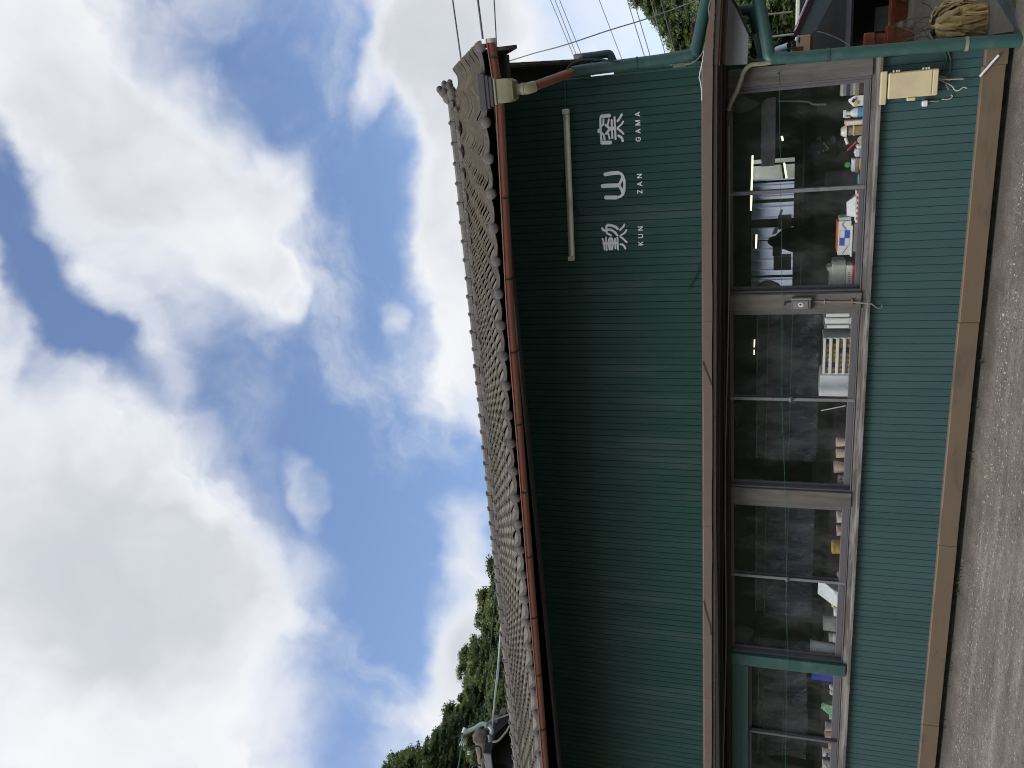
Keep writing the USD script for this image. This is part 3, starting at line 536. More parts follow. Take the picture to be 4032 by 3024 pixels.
# window band: lintel, posts, sill
P('lintel', cbox(LEFT, -0.005, -0.055, 0.10, 1.955, 2.0, 0.004), 'black_wood', workshop)
def sill_piece(x0, x1):
    return prism([(-0.045, 0.874), (-0.045, 0.893), (-0.040, 0.897), (-0.004, 0.904), (-0.004, 0.912), (0.005, 0.914), (0.005, 0.935), (0.10, 0.940), (0.10, 0.874)], x0, x1, 'x')
for x1, x0 in ((-0.045, -3.65), (-3.652, -5.42), (-5.422, -8.9), (-8.902, LEFT)):
    P('window_sill', sill_piece(x0, x1), 'sill_wood', workshop)
P('inner_shelf', box(LEFT+0.1, -0.11, 0.101, 0.42, 0.925, 0.945), 'room_grey', workshop)
P('window_post', join(cbox(-0.180, -0.049, -0.012, 0.10, 0.9355, 1.954, 0.004), cbox(-0.060, -0.046, -0.022, -0.013, 0.905, 1.954, 0.002)), 'grey_wood', workshop)
P('window_post', join(cbox(-1.932, -1.792, -0.010, 0.10, 0.9355, 1.954, 0.004), cbox(-1.815, -1.798, -0.016, -0.011, 0.9356, 1.954, 0.002)), 'grey_wood', workshop)
P('window_post', cbox(-3.724, -3.578, -0.010, 0.10, 0.9355, 1.954, 0.004), 'grey_wood', workshop)
P('window_post', join(cbox(-5.497, -5.379, -0.030, 0.10, 0.9145, 1.954, 0.003), cbox(-5.515, -5.498, -0.012, 0.10, 0.9145, 1.954, 0.003)), 'paint_green', workshop)
P('window_post', cbox(-7.33, -7.20, -0.010, 0.10, 0.9355, 1.954, 0.004), 'grey_wood', workshop)
P('window_post', cbox(-9.15, -9.02, -0.010, 0.10, 0.9355, 1.954, 0.004), 'grey_wood', workshop)
P('transom', cbox(-7.199, -5.516, -0.008, 0.09, 1.79, 1.953, 0.003), 'dark_green', workshop)
def sash(win, x0, x1, z0, z1, y, st=0.026, br=0.05, mt='sash_grey', light_left=False):
    b = MB(); b.add(cbox(x0, x1, y, y+0.026, z0, z0+br, 0.003)); b.add(cbox(x0, x1, y, y+0.026, z1-0.03, z1, 0.003))
    b.add(cbox(x0, x0+st, y+0.0015, y+0.0245, z0+br, z1-0.03, 0.003)); b.add(cbox(x1-st, x1, y+0.0015, y+0.0245, z0+br, z1-0.03, 0.003))
    s = P('sash', b.get(), mt, win)
    P('pane', box(x0+st-0.004, x1-st+0.004, y+0.011, y+0.015, z0+br-0.004, z1-0.03+0.004), 'pane', win)
    return s
def window(x1, xm, x0, z1=1.953, z0=0.9405, mt='sash_grey', latch=True, near_right=True, br=0.045):
    fr = MB(); fr.add(cbox(x0, x0+0.018, 0.008, 0.098, z0, z1, 0.002)); fr.add(cbox(x1-0.018, x1, 0.008, 0.098, z0, z1, 0.002)); fr.add(cbox(x0+0.018, x1-0.018, 0.008, 0.098, z0, z0+0.008, 0.002))
    w = P('window', fr.get(), mt, workshop)
    yr, yl = (0.022, 0.054) if near_right else (0.054, 0.022)
    sash(w, xm-0.016, x1-0.0185, z0+0.0085, z1, yr, br=br); sash(w, x0+0.0185, xm+0.016, z0+0.0085, z1, yl, br=br)
    P('meeting_stile', cbox(xm-0.012, xm+0.015, yr-0.006, yr-0.0005, z0+0.009, z1, 0.002), 'aluminium', w)
    if latch: P('latch', join(cbox(xm-0.014, xm+0.026, yr-0.024, yr-0.0065, 1.44, 1.465, 0.003), ball((xm-0.004, yr-0.026, 1.4535), 0.011, 1), cbox(xm+0.003, xm+0.02, yr-0.034, yr-0.0245, 1.4455, 1.4595, 0.003)), 'aluminium', w)
    return w
window(-0.181, -0.978, -1.791, latch=False, br=0.038); window(-1.933, -2.728, -3.577, br=0.052); window(-3.725, -4.512, -5.378, br=0.056)
window(-5.516, -6.352, -7.199, z1=1.7895, latch=False, near_right=False, br=0.058); window(-7.331, -8.18, -9.019, latch=False)
P('wall_panel', box(LEFT+0.1, -9.151, 0.0, 0.09, 0.9405, 1.953), 'siding_green', workshop)

# canopy over the windows
can = P('canopy', prism([(0.0+0.008, 2.055), (0.008, 2.15), (-0.245, 2.115), (-0.245, 2.06), (-0.17, 2.055)], LEFT, -0.004, 'x'), 'black_wood', workshop)
def skew(m):   # follow the canopy's slow climb
    v = np.array(m[0]); v[:,2] += 0.0135*np.maximum(0, -v[:,0]); return v, m[1]
UsdGeom.Xformable(can)
def cut(m_fn, x0, x1, n):    # cut a long piece so that it can climb
    return join(*[skew(m_fn(a, b)) for a, b in zip(np.linspace(x0, x1, n+1)[:-1], np.linspace(x0, x1, n+1)[1:])])
for a, b in ((-0.003, -1.95), (-1.952, -3.85), (-3.852, -5.75), (-5.752, -7.7), (-7.702, -9.6), (-9.602, LEFT)):
    n = 12; xs = np.linspace(b, a, n+1); V = []; g = np.random.default_rng(int(abs(a)*10)+1)
    for x in xs:
        w1 = 0.004*(meshkit.noise(np.array([[x*2.2, 0, 0]]), 3)[0]-0.5)*2; l = lift(x)
        V.append([(x, -0.262, 2.048+l+w1), (x, -0.262, 2.118+l+w1*.5), (x, -0.256, 2.124+l), (x, 0.0-0.001, 2.152+l), (x, -0.001, 2.149+l), (x, -0.254, 2.118+l), (x, -0.257, 2.048+l+w1)])
    V = np.array(V); m_ = V.shape[1]; F = []
    for i in range(n):
        for k in range(m_):
            p0, p1 = i*m_+k, i*m_+(k+1) % m_; F += [(p0, p1, p1+m_), (p0, p1+m_, p0+m_)]
    F += [(0, k+1, k) for k in range(1, m_-1)] + [(n*m_, n*m_+k, n*m_+k+1) for k in range(1, m_-1)]
    P('flashing', (V.reshape(-1, 3), np.array(F)), 'canopy_brown', can)
P('flashing', prism([(-0.002, 2.049), (-0.002, 2.123), (0.12, 2.106), (0.30, 2.072), (0.62, 2.024), (0.62, 2.012), (0.30, 2.034), (0.12, 2.043)], -0.262, -0.256, 'y'), 'canopy_brown', can)
P('canopy_batten', cut(lambda a, b: cbox(a, b, -0.250, -0.215, 2.012, 2.0475, 0.003), LEFT, -0.003, 14), 'dark_wood', can)
P('canopy_beam', cut(lambda a, b: cbox(a, b, -0.205, -0.13, 1.985, 2.054, 0.004), LEFT, -0.003, 14), 'dark_wood', can)
P('canopy_batten', cut(lambda a, b: cbox(a, b, -0.120, -0.06, 1.965, 2.054, 0.004), LEFT, -0.003, 14), 'black_wood', can)
P('canopy_batten', prism([(-0.002, 2.012), (-0.002, 2.046), (0.62, 2.010), (0.62, 1.972)], -0.250, -0.215, 'y'), 'dark_wood', can)
P('canopy_batten', prism([(-0.012, 1.998), (-0.012, 2.011), (0.62, 1.971), (0.62, 1.962)], -0.236, -0.222, 'y'), 'rust', can)
P('canopy_beam', prism([(-0.002, 1.970), (-0.002, 2.030), (0.62, 1.985), (0.62, 1.925)], -0.205, -0.13, 'y'), 'dark_wood', can)
# the grey cut-cornered end board under the canopy
gb = [onY('c7', a, b, -0.10) for a, b in ((625,1070),(1005,1050),(1022,570),(820,130),(690,-60),(690,0),(640,560))]
gb = [(p[0], p[2]) for p in gb]; gb = Polygon(gb).convex_hull
P('end_board', prism(gb, -0.10, -0.082, 'y'), 'grey_board', can)
eb = [onY('c7', a, b, -0.081) for a, b in ((1022,570),(1025,520),(850,80),(740,-80),(720,-60),(820,130))]
P('board_edge', prism(Polygon([(p[0], p[2]) for p in eb]).convex_hull, -0.081, 0.35, 'y'), 'dark_wood', can)

# roof ------------------------------------------------------------------------------
YE, YR = -0.72, 2.92
NROW = 17
def roof_surf(x, t):
    """Centre of the tile bed: t = 0 at the eave edge, 1 under the ridge."""
    ze = eave_z(x) + 0.015; zr = ridge_z(x) - 0.205
    return np.array([x, YE + (YR-YE)*t, ze + (zr-ze)*t])
xs = np.linspace(LEFT-0.3, 0.29, 24); V, F = [], []
for x in xs:
    a, b = roof_surf(x, 0.02), roof_surf(x, 1.03); c = b + np.array([0, 2.55, -1.02])
    for p in (a, b, c): V += [p - [0,0,0.035], p - [0,0,0.075]]
for i in range(len(xs)-1):
    for (p, q) in ((0,2),(2,4)): F += [(i*6+p, i*6+6+p, i*6+6+q), (i*6+p, i*6+6+q, i*6+q), (i*6+p+1, i*6+q+1, i*6+7+q), (i*6+p+1, i*6+7+q, i*6+7+p)]
roof = P('roof', (np.array(V), np.array(F)), 'soffit', workshop)
COLW = 0.2645; XK0 = -0.243       # tile columns: bosses at XK0 - k * COLW
def tile_profile(s):               # s from 0 to 1 across a tile, crest at both ends of the roll
    return 0.025*np.cos(2*np.pi*s) + 0.006*np.cos(4*np.pi*s)
def roof_tile(xc, row, jit=None):
    """One pantile: waved sheet with a thick lower edge, laid over the row below."""
    g = jit; ns = 11; s = np.linspace(-0.03, 1.0, ns); x = xc + COLW/2 - s*COLW      # from crest to crest
    t0 = row/NROW; t1 = (row+1.22)/NROW
    a, b = roof_surf(xc, t0), roof_surf(xc, min(t1, 1.04)); lo = 0.038 + 0.004*g[0]; h = tile_profile(s) + 0.004
    dz0 = lo + 0.0035*g[1]*(s-0.5)*2; th = 0.0165
    top0 = np.column_stack([x, np.full(ns, a[1] + 0.004*g[2]), a[2] + h + dz0]); top1 = np.column_stack([x, np.full(ns, b[1]), b[2] + h - 0.002])
    bot0 = top0 + [0, 0.006, -th]; bot1 = top1 + [0, 0, -th]
    v = np.vstack([top0, top1, bot0, bot1]); f = []
    for k in range(ns-1):
        f += [(k, k+ns, k+ns+1), (k, k+ns+1, k+1), (2*ns+k, 2*ns+k+1, k+1), (2*ns+k, k+1, k), (2*ns+k, 3*ns+k+1, 2*ns+k+1), (2*ns+k, 3*ns+k, 3*ns+k+1)]
    for k0 in (0, ns-1): f += [(k0, 2*ns+k0, 3*ns+k0), (k0, 3*ns+k0, k0+ns)]
    b_ = MB().add((v, np.array(f)))
    return b_.get()
def eave_lip(xc, g):
    """Hanging lip of an eave tile, following its wave."""
    if True:
        b_ = MB(); ns = 11; s = np.linspace(-0.03, 1.0, ns); x = xc + COLW/2 - s*COLW; a = roof_surf(xc, 0.0); top0 = np.column_stack([x, np.full(ns, a[1]), a[2] + tile_profile(s) + 0.004 + 0.038 + 0.004*g[0] + 0.0035*g[1]*(s-0.5)*2])
        zl = top0[:,2]; zb_ = np.full(ns, zl.min() - 0.026) + 0.007*np.cos(2*np.pi*s); v2 = np.vstack([np.column_stack([x, top0[:,1]-0.004, zl-0.001]), np.column_stack([x, top0[:,1]-0.007, zb_]), np.column_stack([x, top0[:,1]+0.012, zb_]), np.column_stack([x, top0[:,1]+0.014, zl-0.004])]); f2 = []
        for j in range(3):
            for k in range(ns-1): f2 += [(j*ns+k, j*ns+k+1, j*ns+ns+k+1), (j*ns+k, j*ns+ns+k+1, j*ns+ns+k)]
        b_.add((v2, np.array(f2)))
    return b_.get()
def boss(x):
    c = roof_surf(x, 0) + np.array([0, -0.010, 0.002]); d = lathe([(0.0405, 0), (0.0415, 0.012), (0.038, 0.020), (0.030, 0.026), (0.016, 0.031), (0.001, 0.0325)], 14)
    v = d[0]; v = np.column_stack([v[:,0], -v[:,2], v[:,1]]); return v + c, d[1][:, ::-1]
tiles = []
NC = 50
for c in range(-1, NC):
    xc = XK0 - COLW/2 - c*COLW + COLW      # trough centre of the column
    if xc < LEFT: break
    for row in range(NROW): tiles.append((xc, row))
def seen(t):
    p = roof_surf(t[0], (t[1]+0.5)/NROW); d = p - CAM; return np.linalg.norm(d)
def in_view(t):
    p = roof_surf(t[0], (t[1]+0.5)/NROW) - CAM; return abs((p@RT)/(p@fw)) < 1512/FPX + 0.02
tiles = sorted([t for t in tiles if in_view(t)], key=seen) + [t for t in tiles if not in_view(t)]
rest = MB()
for k, (xc, row) in enumerate(tiles):
    g = rng.uniform(-1, 1, 4); m = roof_tile(xc, row, g)
    if k < 300: P('roof_tile', m, 'tile_grey', roof, smooth=35)
    if row == 0: P('eave_lip', eave_lip(xc, g), 'lip_grey', roof, smooth=35)
    if k < 300: pass
    else: rest.add(m)
P('roof_tiles', rest.get(), 'tile_grey', roof, smooth=35, kind='stuff')
for k in range(-2, NC):
    x = XK0 - k*COLW
    if x > LEFT and not (-0.2 < x < 0.1): P('eave_boss', boss(x), 'lip_grey', roof, smooth=40)
# verge: closing tiles down the right edge of the front slope
for row in range(NROW):
    a, b = roof_surf(0.30, row/NROW), roof_surf(0.30, (row+1.15)/NROW); g = rng.uniform(-1, 1)
    v = []
    for p, dz in ((a, 0.05+0.004*g), (b, 0.028)):
        v += [(0.283, p[1], p[2]+dz-0.015), (0.292, p[1], p[2]+dz), (0.312, p[1], p[2]+dz), (0.318, p[1], p[2]+dz-0.012), (0.318, p[1], p[2]+dz-0.115), (0.300, p[1], p[2]+dz-0.115)]
    P('verge_tile', hull(v), 'tile_grey', roof)
# ridge: flat courses, round caps with collars, small bosses
KP = 0.243
nk = int((0.02-LEFT)/KP)
rid = P('ridge', join(*[box(-0.02-(i+1)*0.6, -0.02-i*0.6, 2.93, 3.09, ridge_z(-0.3-i*0.6)-0.24, ridge_z(-0.3-i*0.6)-0.062) for i in range(21)]), 'ridge_grey', workshop)
def cap(x, z):
    a = np.linspace(0, np.pi, 9); V = []
    for xx, r in ((x, 0.060), (x-0.030, 0.060), (x-0.0305, 0.051), (x-KP, 0.051)): V.append(np.column_stack([np.full(9, xx), 3.01+1.25*r*np.cos(a), z-0.060+r*np.sin(a)]))
    V = np.vstack(V); F = []
    for i in range(3):
        for k in range(8): F += [(i*9+k, i*9+k+1, i*9+k+10), (i*9+k, i*9+k+10, i*9+k+9)]
    F += [(0, k+1, k) for k in range(1, 8)]
    knob = ball((x-0.015, 3.01-0.062, z-0.038), 0.027, 1); return join((V, np.array(F)), knob, ball((x-0.015, 3.0, z-0.010), 0.021, 1))
for i in range(nk):
    x = -0.06 - i*KP; z = ridge_z(x) + 0.004*random.uniform(-1, 1)
    if x < -11.5: break
    P('ridge_cap', cap(x, z), 'ridge_grey', rid, smooth=40)
    for j, (dx, dz, yy) in enumerate(((0.0, 0.092, 2.900), (0.12, 0.150, 2.880))):
        P('ridge_course_tile', cbox(x-KP+0.004-dx, x-0.003-dx, yy, yy+0.05, z-dz-0.026, z-dz+0.026, 0.005), 'ridge_grey', rid)
    xb = XK0 - i*COLW*0.925
    P('ridge_boss', ball((x-0.10, 2.872, z-0.165), 0.034, 1, (1, 1.2, 1)), 'ridge_grey', rid, smooth=True)
orn = MB()
for c, r, sq in (((-0.02,2.98,5.40),0.085,(1,0.7,1)), ((0.04,2.97,5.45),0.07,(1,0.7,1)), ((0.08,2.96,5.50),0.045,(1,1,0.9)), ((0.13,2.96,5.43),0.045,(1,.8,1)), ((0.11,2.96,5.375),0.05,(1,.8,1)), ((0.02,2.95,5.34),0.075,(1.2,.7,.8)), ((0.155,2.96,5.36),0.030,(1,.8,1))): orn.add(ball(c, r, 2, sq))
P('ridge_end_tile', rough(orn.get(), 0.006, 30, 2), 'ridge_grey', rid, smooth=True)
# bargeboards under the right verges, front and back
def barge(p0, p1, h, x=0.275, w=0.026):
    return prism([(p0[0], p0[1]), (p1[0], p1[1]), (p1[0], p1[1]-h), (p0[0], p0[1]-h*0.93)], x-w, x, 'x')
a, b = roof_surf(0.3, 0.015), roof_surf(0.3, 1.02)
P('bargeboard', barge((-0.655, a[2]-0.072+0.0), (3.0, b[2]-0.07), 0.215), 'dark_wood', workshop)
P('bargeboard', barge((3.001, b[2]-0.07), (5.55, b[2]-0.07-1.03), 0.25), 'dark_wood', workshop)
P('soffit', hull([(x, y, z) for x in (LEFT, 0.02) for y, z in ((-0.70, 3.60), (-0.70, 3.615), (0.0, 3.80), (0.0, 3.815))]), 'soffit', workshop)
P('verge_soffit', hull([(x, y, z+dz) for dz in (0, 0.02) for x in (-0.003, 0.248) for y, z in ((-0.62, a[2]-0.10), (3.0, b[2]-0.10))]), 'soffit', workshop)
P('gable_purlin', cbox(0.0, 0.248, -0.02, 0.09, 3.70, 3.84, 0.004), 'dark_wood', workshop)
# back slope's verge tiles
for row in range(12):
    y0 = 3.02 + row*0.215; z0 = 5.27 - row*0.0815
    P('verge_tile', hull([(x, y, z) for x in (0.24, 0.325) for y, z in ((y0, z0+0.03), (y0+0.235, z0-0.035), (y0, z0-0.10), (y0+0.235, z0-0.15))]), 'ridge_grey', roof)
P('back_eave_tile', cbox(0.20, 0.405, 5.55, 5.72, 4.14, 4.42, 0.02), 'ridge_grey', roof)

# ================================================================== gutter and pipes
gut = thing('rain_gutter', 'copper brown half round rain gutter with black brackets under the tiled eave', 'gutter', (0,0,0))
def gut_pt(x):
    zt = float(np.interp(x, [-13, -6.5, -1.69, -0.1, 0.32], [3.86, 3.735, 3.632, 3.552, 3.578])); return np.array([x, -0.775, zt])
def trough(x0, x1, n=10, r=0.047):
    xs = np.linspace(x0, x1, n+1); a = np.linspace(np.pi, 2*np.pi, 11); V = []
    for x in xs:
        c = gut_pt(x); prof = [(-r-0.007, 0.004), (-r-0.007, -0.003)] + [(r*math.cos(t), r*math.sin(t)) for t in a] + [(r-0.003, 0.0)] + [((r-0.003)*math.cos(t), (r-0.003)*math.sin(t)) for t in a[::-1]] + [(-r-0.004, 0.004)]
        V.append([(x, c[1]+p, c[2]+q) for p, q in prof])
    V = np.array(V); m_ = V.shape[1]; F = []
    for i in range(n):
        for k in range(m_):
            p0, p1 = i*m_+k, i*m_+(k+1) % m_; F += [(p0, p1+m_, p1), (p0, p0+m_, p1+m_)]
    return V.reshape(-1, 3), np.array(F)
for x1, x0 in ((-0.122, -3.3), (-3.303, -6.9), (-6.903, -10.2), (-10.203, LEFT), (0.325, 0.056)): P('trough', trough(x0, x1, 12), 'copper_brown', gut, smooth=40)
P('end_cap', moved(turned(lathe([(0.001, 0), (0.052, 0), (0.054, 0.012), (0.052, 0.03), (0.001, 0.03)], 18), 90, axis=(0,1,0)), gut_pt(0.30) + np.array([0, 0, 0.0])), 'lamp_body', gut, smooth=40)
for k, x in enumerate((0.20, -0.80, -1.43, -2.04, -2.68, -3.32, -3.97, -4.62, -5.27, -5.92, -6.57, -7.2, -7.9)):
    c = gut_pt(x); a = np.linspace(np.pi*1.0, 2*np.pi, 10)
    P('bracket', join(tube([(x, c[1]+0.0515*math.cos(t), c[2]+0.0515*math.sin(t)) for t in a], 0.006, 6), tube([(x, c[1]+0.0515, c[2]), (x+0.004, c[1]+0.09, c[2]+0.02), (x+0.01, -0.656, c[2]+0.01)], 0.005, 5)), 'steel_dark', gut)
# hopper
hx0, hx1 = -0.116, 0.050
hz = gut_pt(-0.07)[2] - 0.030
OX = (hx0+hx1)/2
hp = P('hopper', join(hull([(x, y, z) for x, y, z in [(hx0,-0.86,hz+0.012),(hx1,-0.86,hz+0.012),(hx0,-0.69,hz+0.012),(hx1,-0.69,hz+0.012),(hx0,-0.86,hz-0.070),(hx1,-0.86,hz-0.070),(hx0+0.02,-0.84,hz-0.112),(hx1-0.02,-0.84,hz-0.112),(hx0+0.02,-0.70,hz-0.112),(hx1-0.02,-0.70,hz-0.112),(hx0,-0.69,hz-0.070),(hx1,-0.69,hz-0.070)]]),
      cbox(hx0-0.008, hx1+0.008, -0.868, -0.682, hz+0.006, hz+0.022, 0.004), tube([(OX,-0.77,hz-0.11),(OX,-0.77,hz-0.165)], 0.038, 16)), 'sage_plastic', gut, smooth=30)
P('collar', tube([(OX,-0.77,hz-0.160),(OX,-0.77,hz-0.182)], 0.042, 16), 'sage_plastic', gut, smooth=40)
for k in range(4):
    w = 0.130 - 0.012*k
    P('eave_plate', cbox(-0.03-w, -0.03+w, -0.765+0.006*k, -0.69+0.012*k, hz+0.120-0.026*k, hz+0.150-0.026*k+(0.03 if k == 0 else 0), 0.006), 'slate_dark', gut)

pipe = thing('downpipe', 'rain downpipe, brown below the hopper then green down the workshop corner', 'pipe', (0,0,0))
P('pipe_elbow', tube(smooth_path([(OX,-0.77,hz-0.178), (OX+0.001,-0.765,hz-0.21), (OX+0.010,-0.735,hz-0.25)], 4), 0.040, 16), 'sage_plastic', pipe, smooth=40)
jt = np.array([0.055, -0.13, 3.125])
P('pipe_length', tube([(OX+0.009,-0.74,hz-0.243), jt + [0,-0.005,0.005]], 0.034, 16), 'copper_brown', pipe, smooth=40)
GP = 0.045
pts_up = [jt + [0,0,0.008], (0.062,-0.09,3.05), (0.068,-0.075,2.8), (0.075,-0.075,2.45), (0.088,-0.075,2.23)]
P('pipe_length', tube(smooth_path(pts_up, 5), GP, 16), 'paint_green', pipe, smooth=40)
arm0, arm1 = np.array([0.093,-0.075,2.195]), onY('m7', 1045, -30, 0.02)
P('pipe_length', tube(smooth_path([(0.088,-0.075,2.235), (0.094,-0.074,2.20), (0.13,-0.07,2.178), arm1], 5), GP, 16), 'paint_green', pipe, smooth=40)
P('pipe_length', tube([arm1, arm1+np.array([0.14,0.02,-0.05]), np.array([0.60,0.06,1.95]), np.array([0.58,0.05,1.78]), onY('m7', 1790, -60, 0.03)], GP, 14), 'paint_green', pipe, smooth=40)
low0 = onY('m7', 1790, -40, 0.02); lowc = onY('m7', 1965, 850, -0.06)
P('pipe_length', tube(smooth_path([low0, lowc + (low0-lowc)*0.25, lowc + np.array([0.012,0,0.004]), lowc + np.array([-0.001,0,-0.05]), lowc + np.array([-0.002,0,-0.12])], 5), GP, 16), 'paint_green', pipe, smooth=40)
zj = [lowc[2]-0.11, 1.20, 0.52, 0.0]
px_ = lambda z: float(np.interp(z, [0, 0.43, 1.34, 1.6], [-0.036, -0.017, 0.002, 0.006])) - 0.012
P('pipe_length', tube([(px_(z), -0.075, z) for z in np.linspace(zj[0], 0.005, 12)], GP-0.001, 16), 'paint_green', pipe, smooth=40)
for z, xx in ((2.62, 0.072), (2.97, 0.066)): P('pipe_band', tube([(xx, -0.075, z), (xx, -0.075, z+0.014)], GP+0.003, 16), 'dark_green', pipe, smooth=40)
for z in (1.235, 0.345): P('pipe_band', join(tube([(px_(z), -0.075, z), (px_(z), -0.075, z+0.022)], GP+0.003, 16), box(px_(z)-0.012, px_(z)+0.012, -0.032, 0.01, z, z+0.022)), 'hose_beige' if z < 1 else 'dark_green', pipe, smooth=40)
con = thing('conduit_pipe', 'thin dark green conduit beside the wider downpipe on the corner', 'pipe', (0,0,0))
P('pipe_length', tube([onY('B', a, b, 0.02) for a, b in ((1590,628),(1800,612),(2000,600))], 0.02, 12), 'paint_green', con, smooth=40)
P('pipe_length', tube([onY('m7', a, b, 0.02) for a, b in ((300,1000),(470,985),(620,970))], 0.018, 12), 'paint_green', con, smooth=40)
P('pipe_length', tube([onY('m7', a, b, 0.02) for a, b in ((740,960),(960,925))], 0.022, 12), 'paint_green', con, smooth=40)
P('pipe_joint', tube([onY('m7', a, b, 0.02) for a, b in ((560,975),(745,960))], 0.024, 12), 'sage_plastic', con, smooth=40)
p2 = thing('drainpipe', 'dark green pipe with a bent top running behind the downpipe under the canopy', 'pipe', (0,0,0))
P('pipe_length', tube(smooth_path([onY('m7', a, b, 0.35) for a, b in ((1515,160),(1600,145),(1690,140),(1715,180),(1725,260),(1790,520),(1850,760),(1875,840))], 4), 0.042, 14), 'dark_green', p2, smooth=40)
vp = thing('vent_pipe', 'green pipe bent square over the back eave beyond the downpipe', 'pipe', (0,0,0))
P('pipe_length', tube(smooth_path([onY('B', a, b, 5.3) for a, b in ((1320,497),(1420,485),(1535,470),(1560,490),(1590,560),(1600,600))], 4), 0.055, 12), 'paint_green', vp, smooth=40)
rp = thing('red_pipe', 'thin rusty bent pipe standing in front of the wooded slope', 'pipe', (0,0,0))
P('pipe_length', tube(smooth_path([onY('m7', a, b, 1.0) for a, b in ((960,312),(880,322),(840,345),(842,500),(848,700),(850,800))], 4), 0.012, 8), 'rust', rp, smooth=40)
hs = thing('hose', 'beige hose curving from the pipe corner down under the canopy', 'hose', (0,0,0))
P('hose_length', tube(smooth_path([onY('C', a, b, -0.075) for a, b in ((795,108),(700,122),(620,130),(575,155),(540,205),(510,290),(470,390),(420,490),(396,560))], 5), 0.0165, 10), 'hose_beige', hs, smooth=40)
P('hose_end', tube(smooth_path([onY('C', a, b, -0.075) for a, b in ((394,560),(380,640),(384,760),(380,900))], 5), 0.013, 8), 'dark_wood', hs, smooth=40)

# ================================================================== wall lamp and lettering
lamp = thing('wall_lamp', 'long unlit fluorescent lamp mounted level above the white lettering', 'lamp', (0,0,0))
L0, L1 = np.array([-0.213, 0, 3.215]), np.array([-1.448, 0, 3.256])
def lampbox(s0, s1, y0, y1, za, zb, c=0.003):
    a, b = L0 + (L1-L0)*s0, L0 + (L1-L0)*s1; v, f = cbox(b[0], a[0], y0, y1, za, zb, c); v = v.copy(); v[:,2] += np.interp(v[:,0], [b[0], a[0]], [b[2], a[2]]); return v, f
P('lamp_body', lampbox(0, 1, -0.052, -0.006, -0.004, 0.030), 'lamp_body', lamp)
P('reflector', lampbox(0.02, 0.98, -0.058, -0.0525, -0.024, 0.026), 'lamp_body', lamp)
P('tube', tube([L0+(L1-L0)*0.035+[0,-0.078,-0.006], L0+(L1-L0)*0.965+[0,-0.078,-0.006]], 0.0165, 14), 'lamp_tube', lamp, smooth=40)
for s0, s1 in ((0, 0.032), (0.968, 1.0)): P('lamp_holder', lampbox(s0, s1, -0.098, -0.0585, -0.028, 0.028, 0.006), 'lamp_body', lamp)
P('lamp_cord', tube(smooth_path([L0+(L1-L0)*s+[0,y,z] for s, y, z in ((0.38,-0.02,0.03),(0.42,-0.02,0.055),(0.48,-0.02,0.062),(0.54,-0.02,0.055),(0.60,-0.02,0.03))], 5), 0.0045, 6), 'cable_black', lamp)
P('lamp_cord', tube(smooth_path([L0+(L1-L0)*s+[0,-0.012,z] for s, z in ((0.60,-0.03),(0.64,-0.045),(0.685,-0.055),(0.70,-0.062),(0.675,-0.066))], 5), 0.004, 6), 'cable_black', lamp)
cd = thing('lamp_conduit', 'thin conduit running from the wall lamp to the workshop corner', 'conduit', (0,0,0))
P('conduit_length', tube([L0+[0.004,-0.012,0.022], (-0.10,-0.012,3.222), (0.0,-0.012,3.225)], 0.006, 8), 'paint_green', cd)
sign = thing('wall_lettering', 'white lettering KUN ZAN GAMA under three white characters on the green wall', 'sign', (0,0,0))
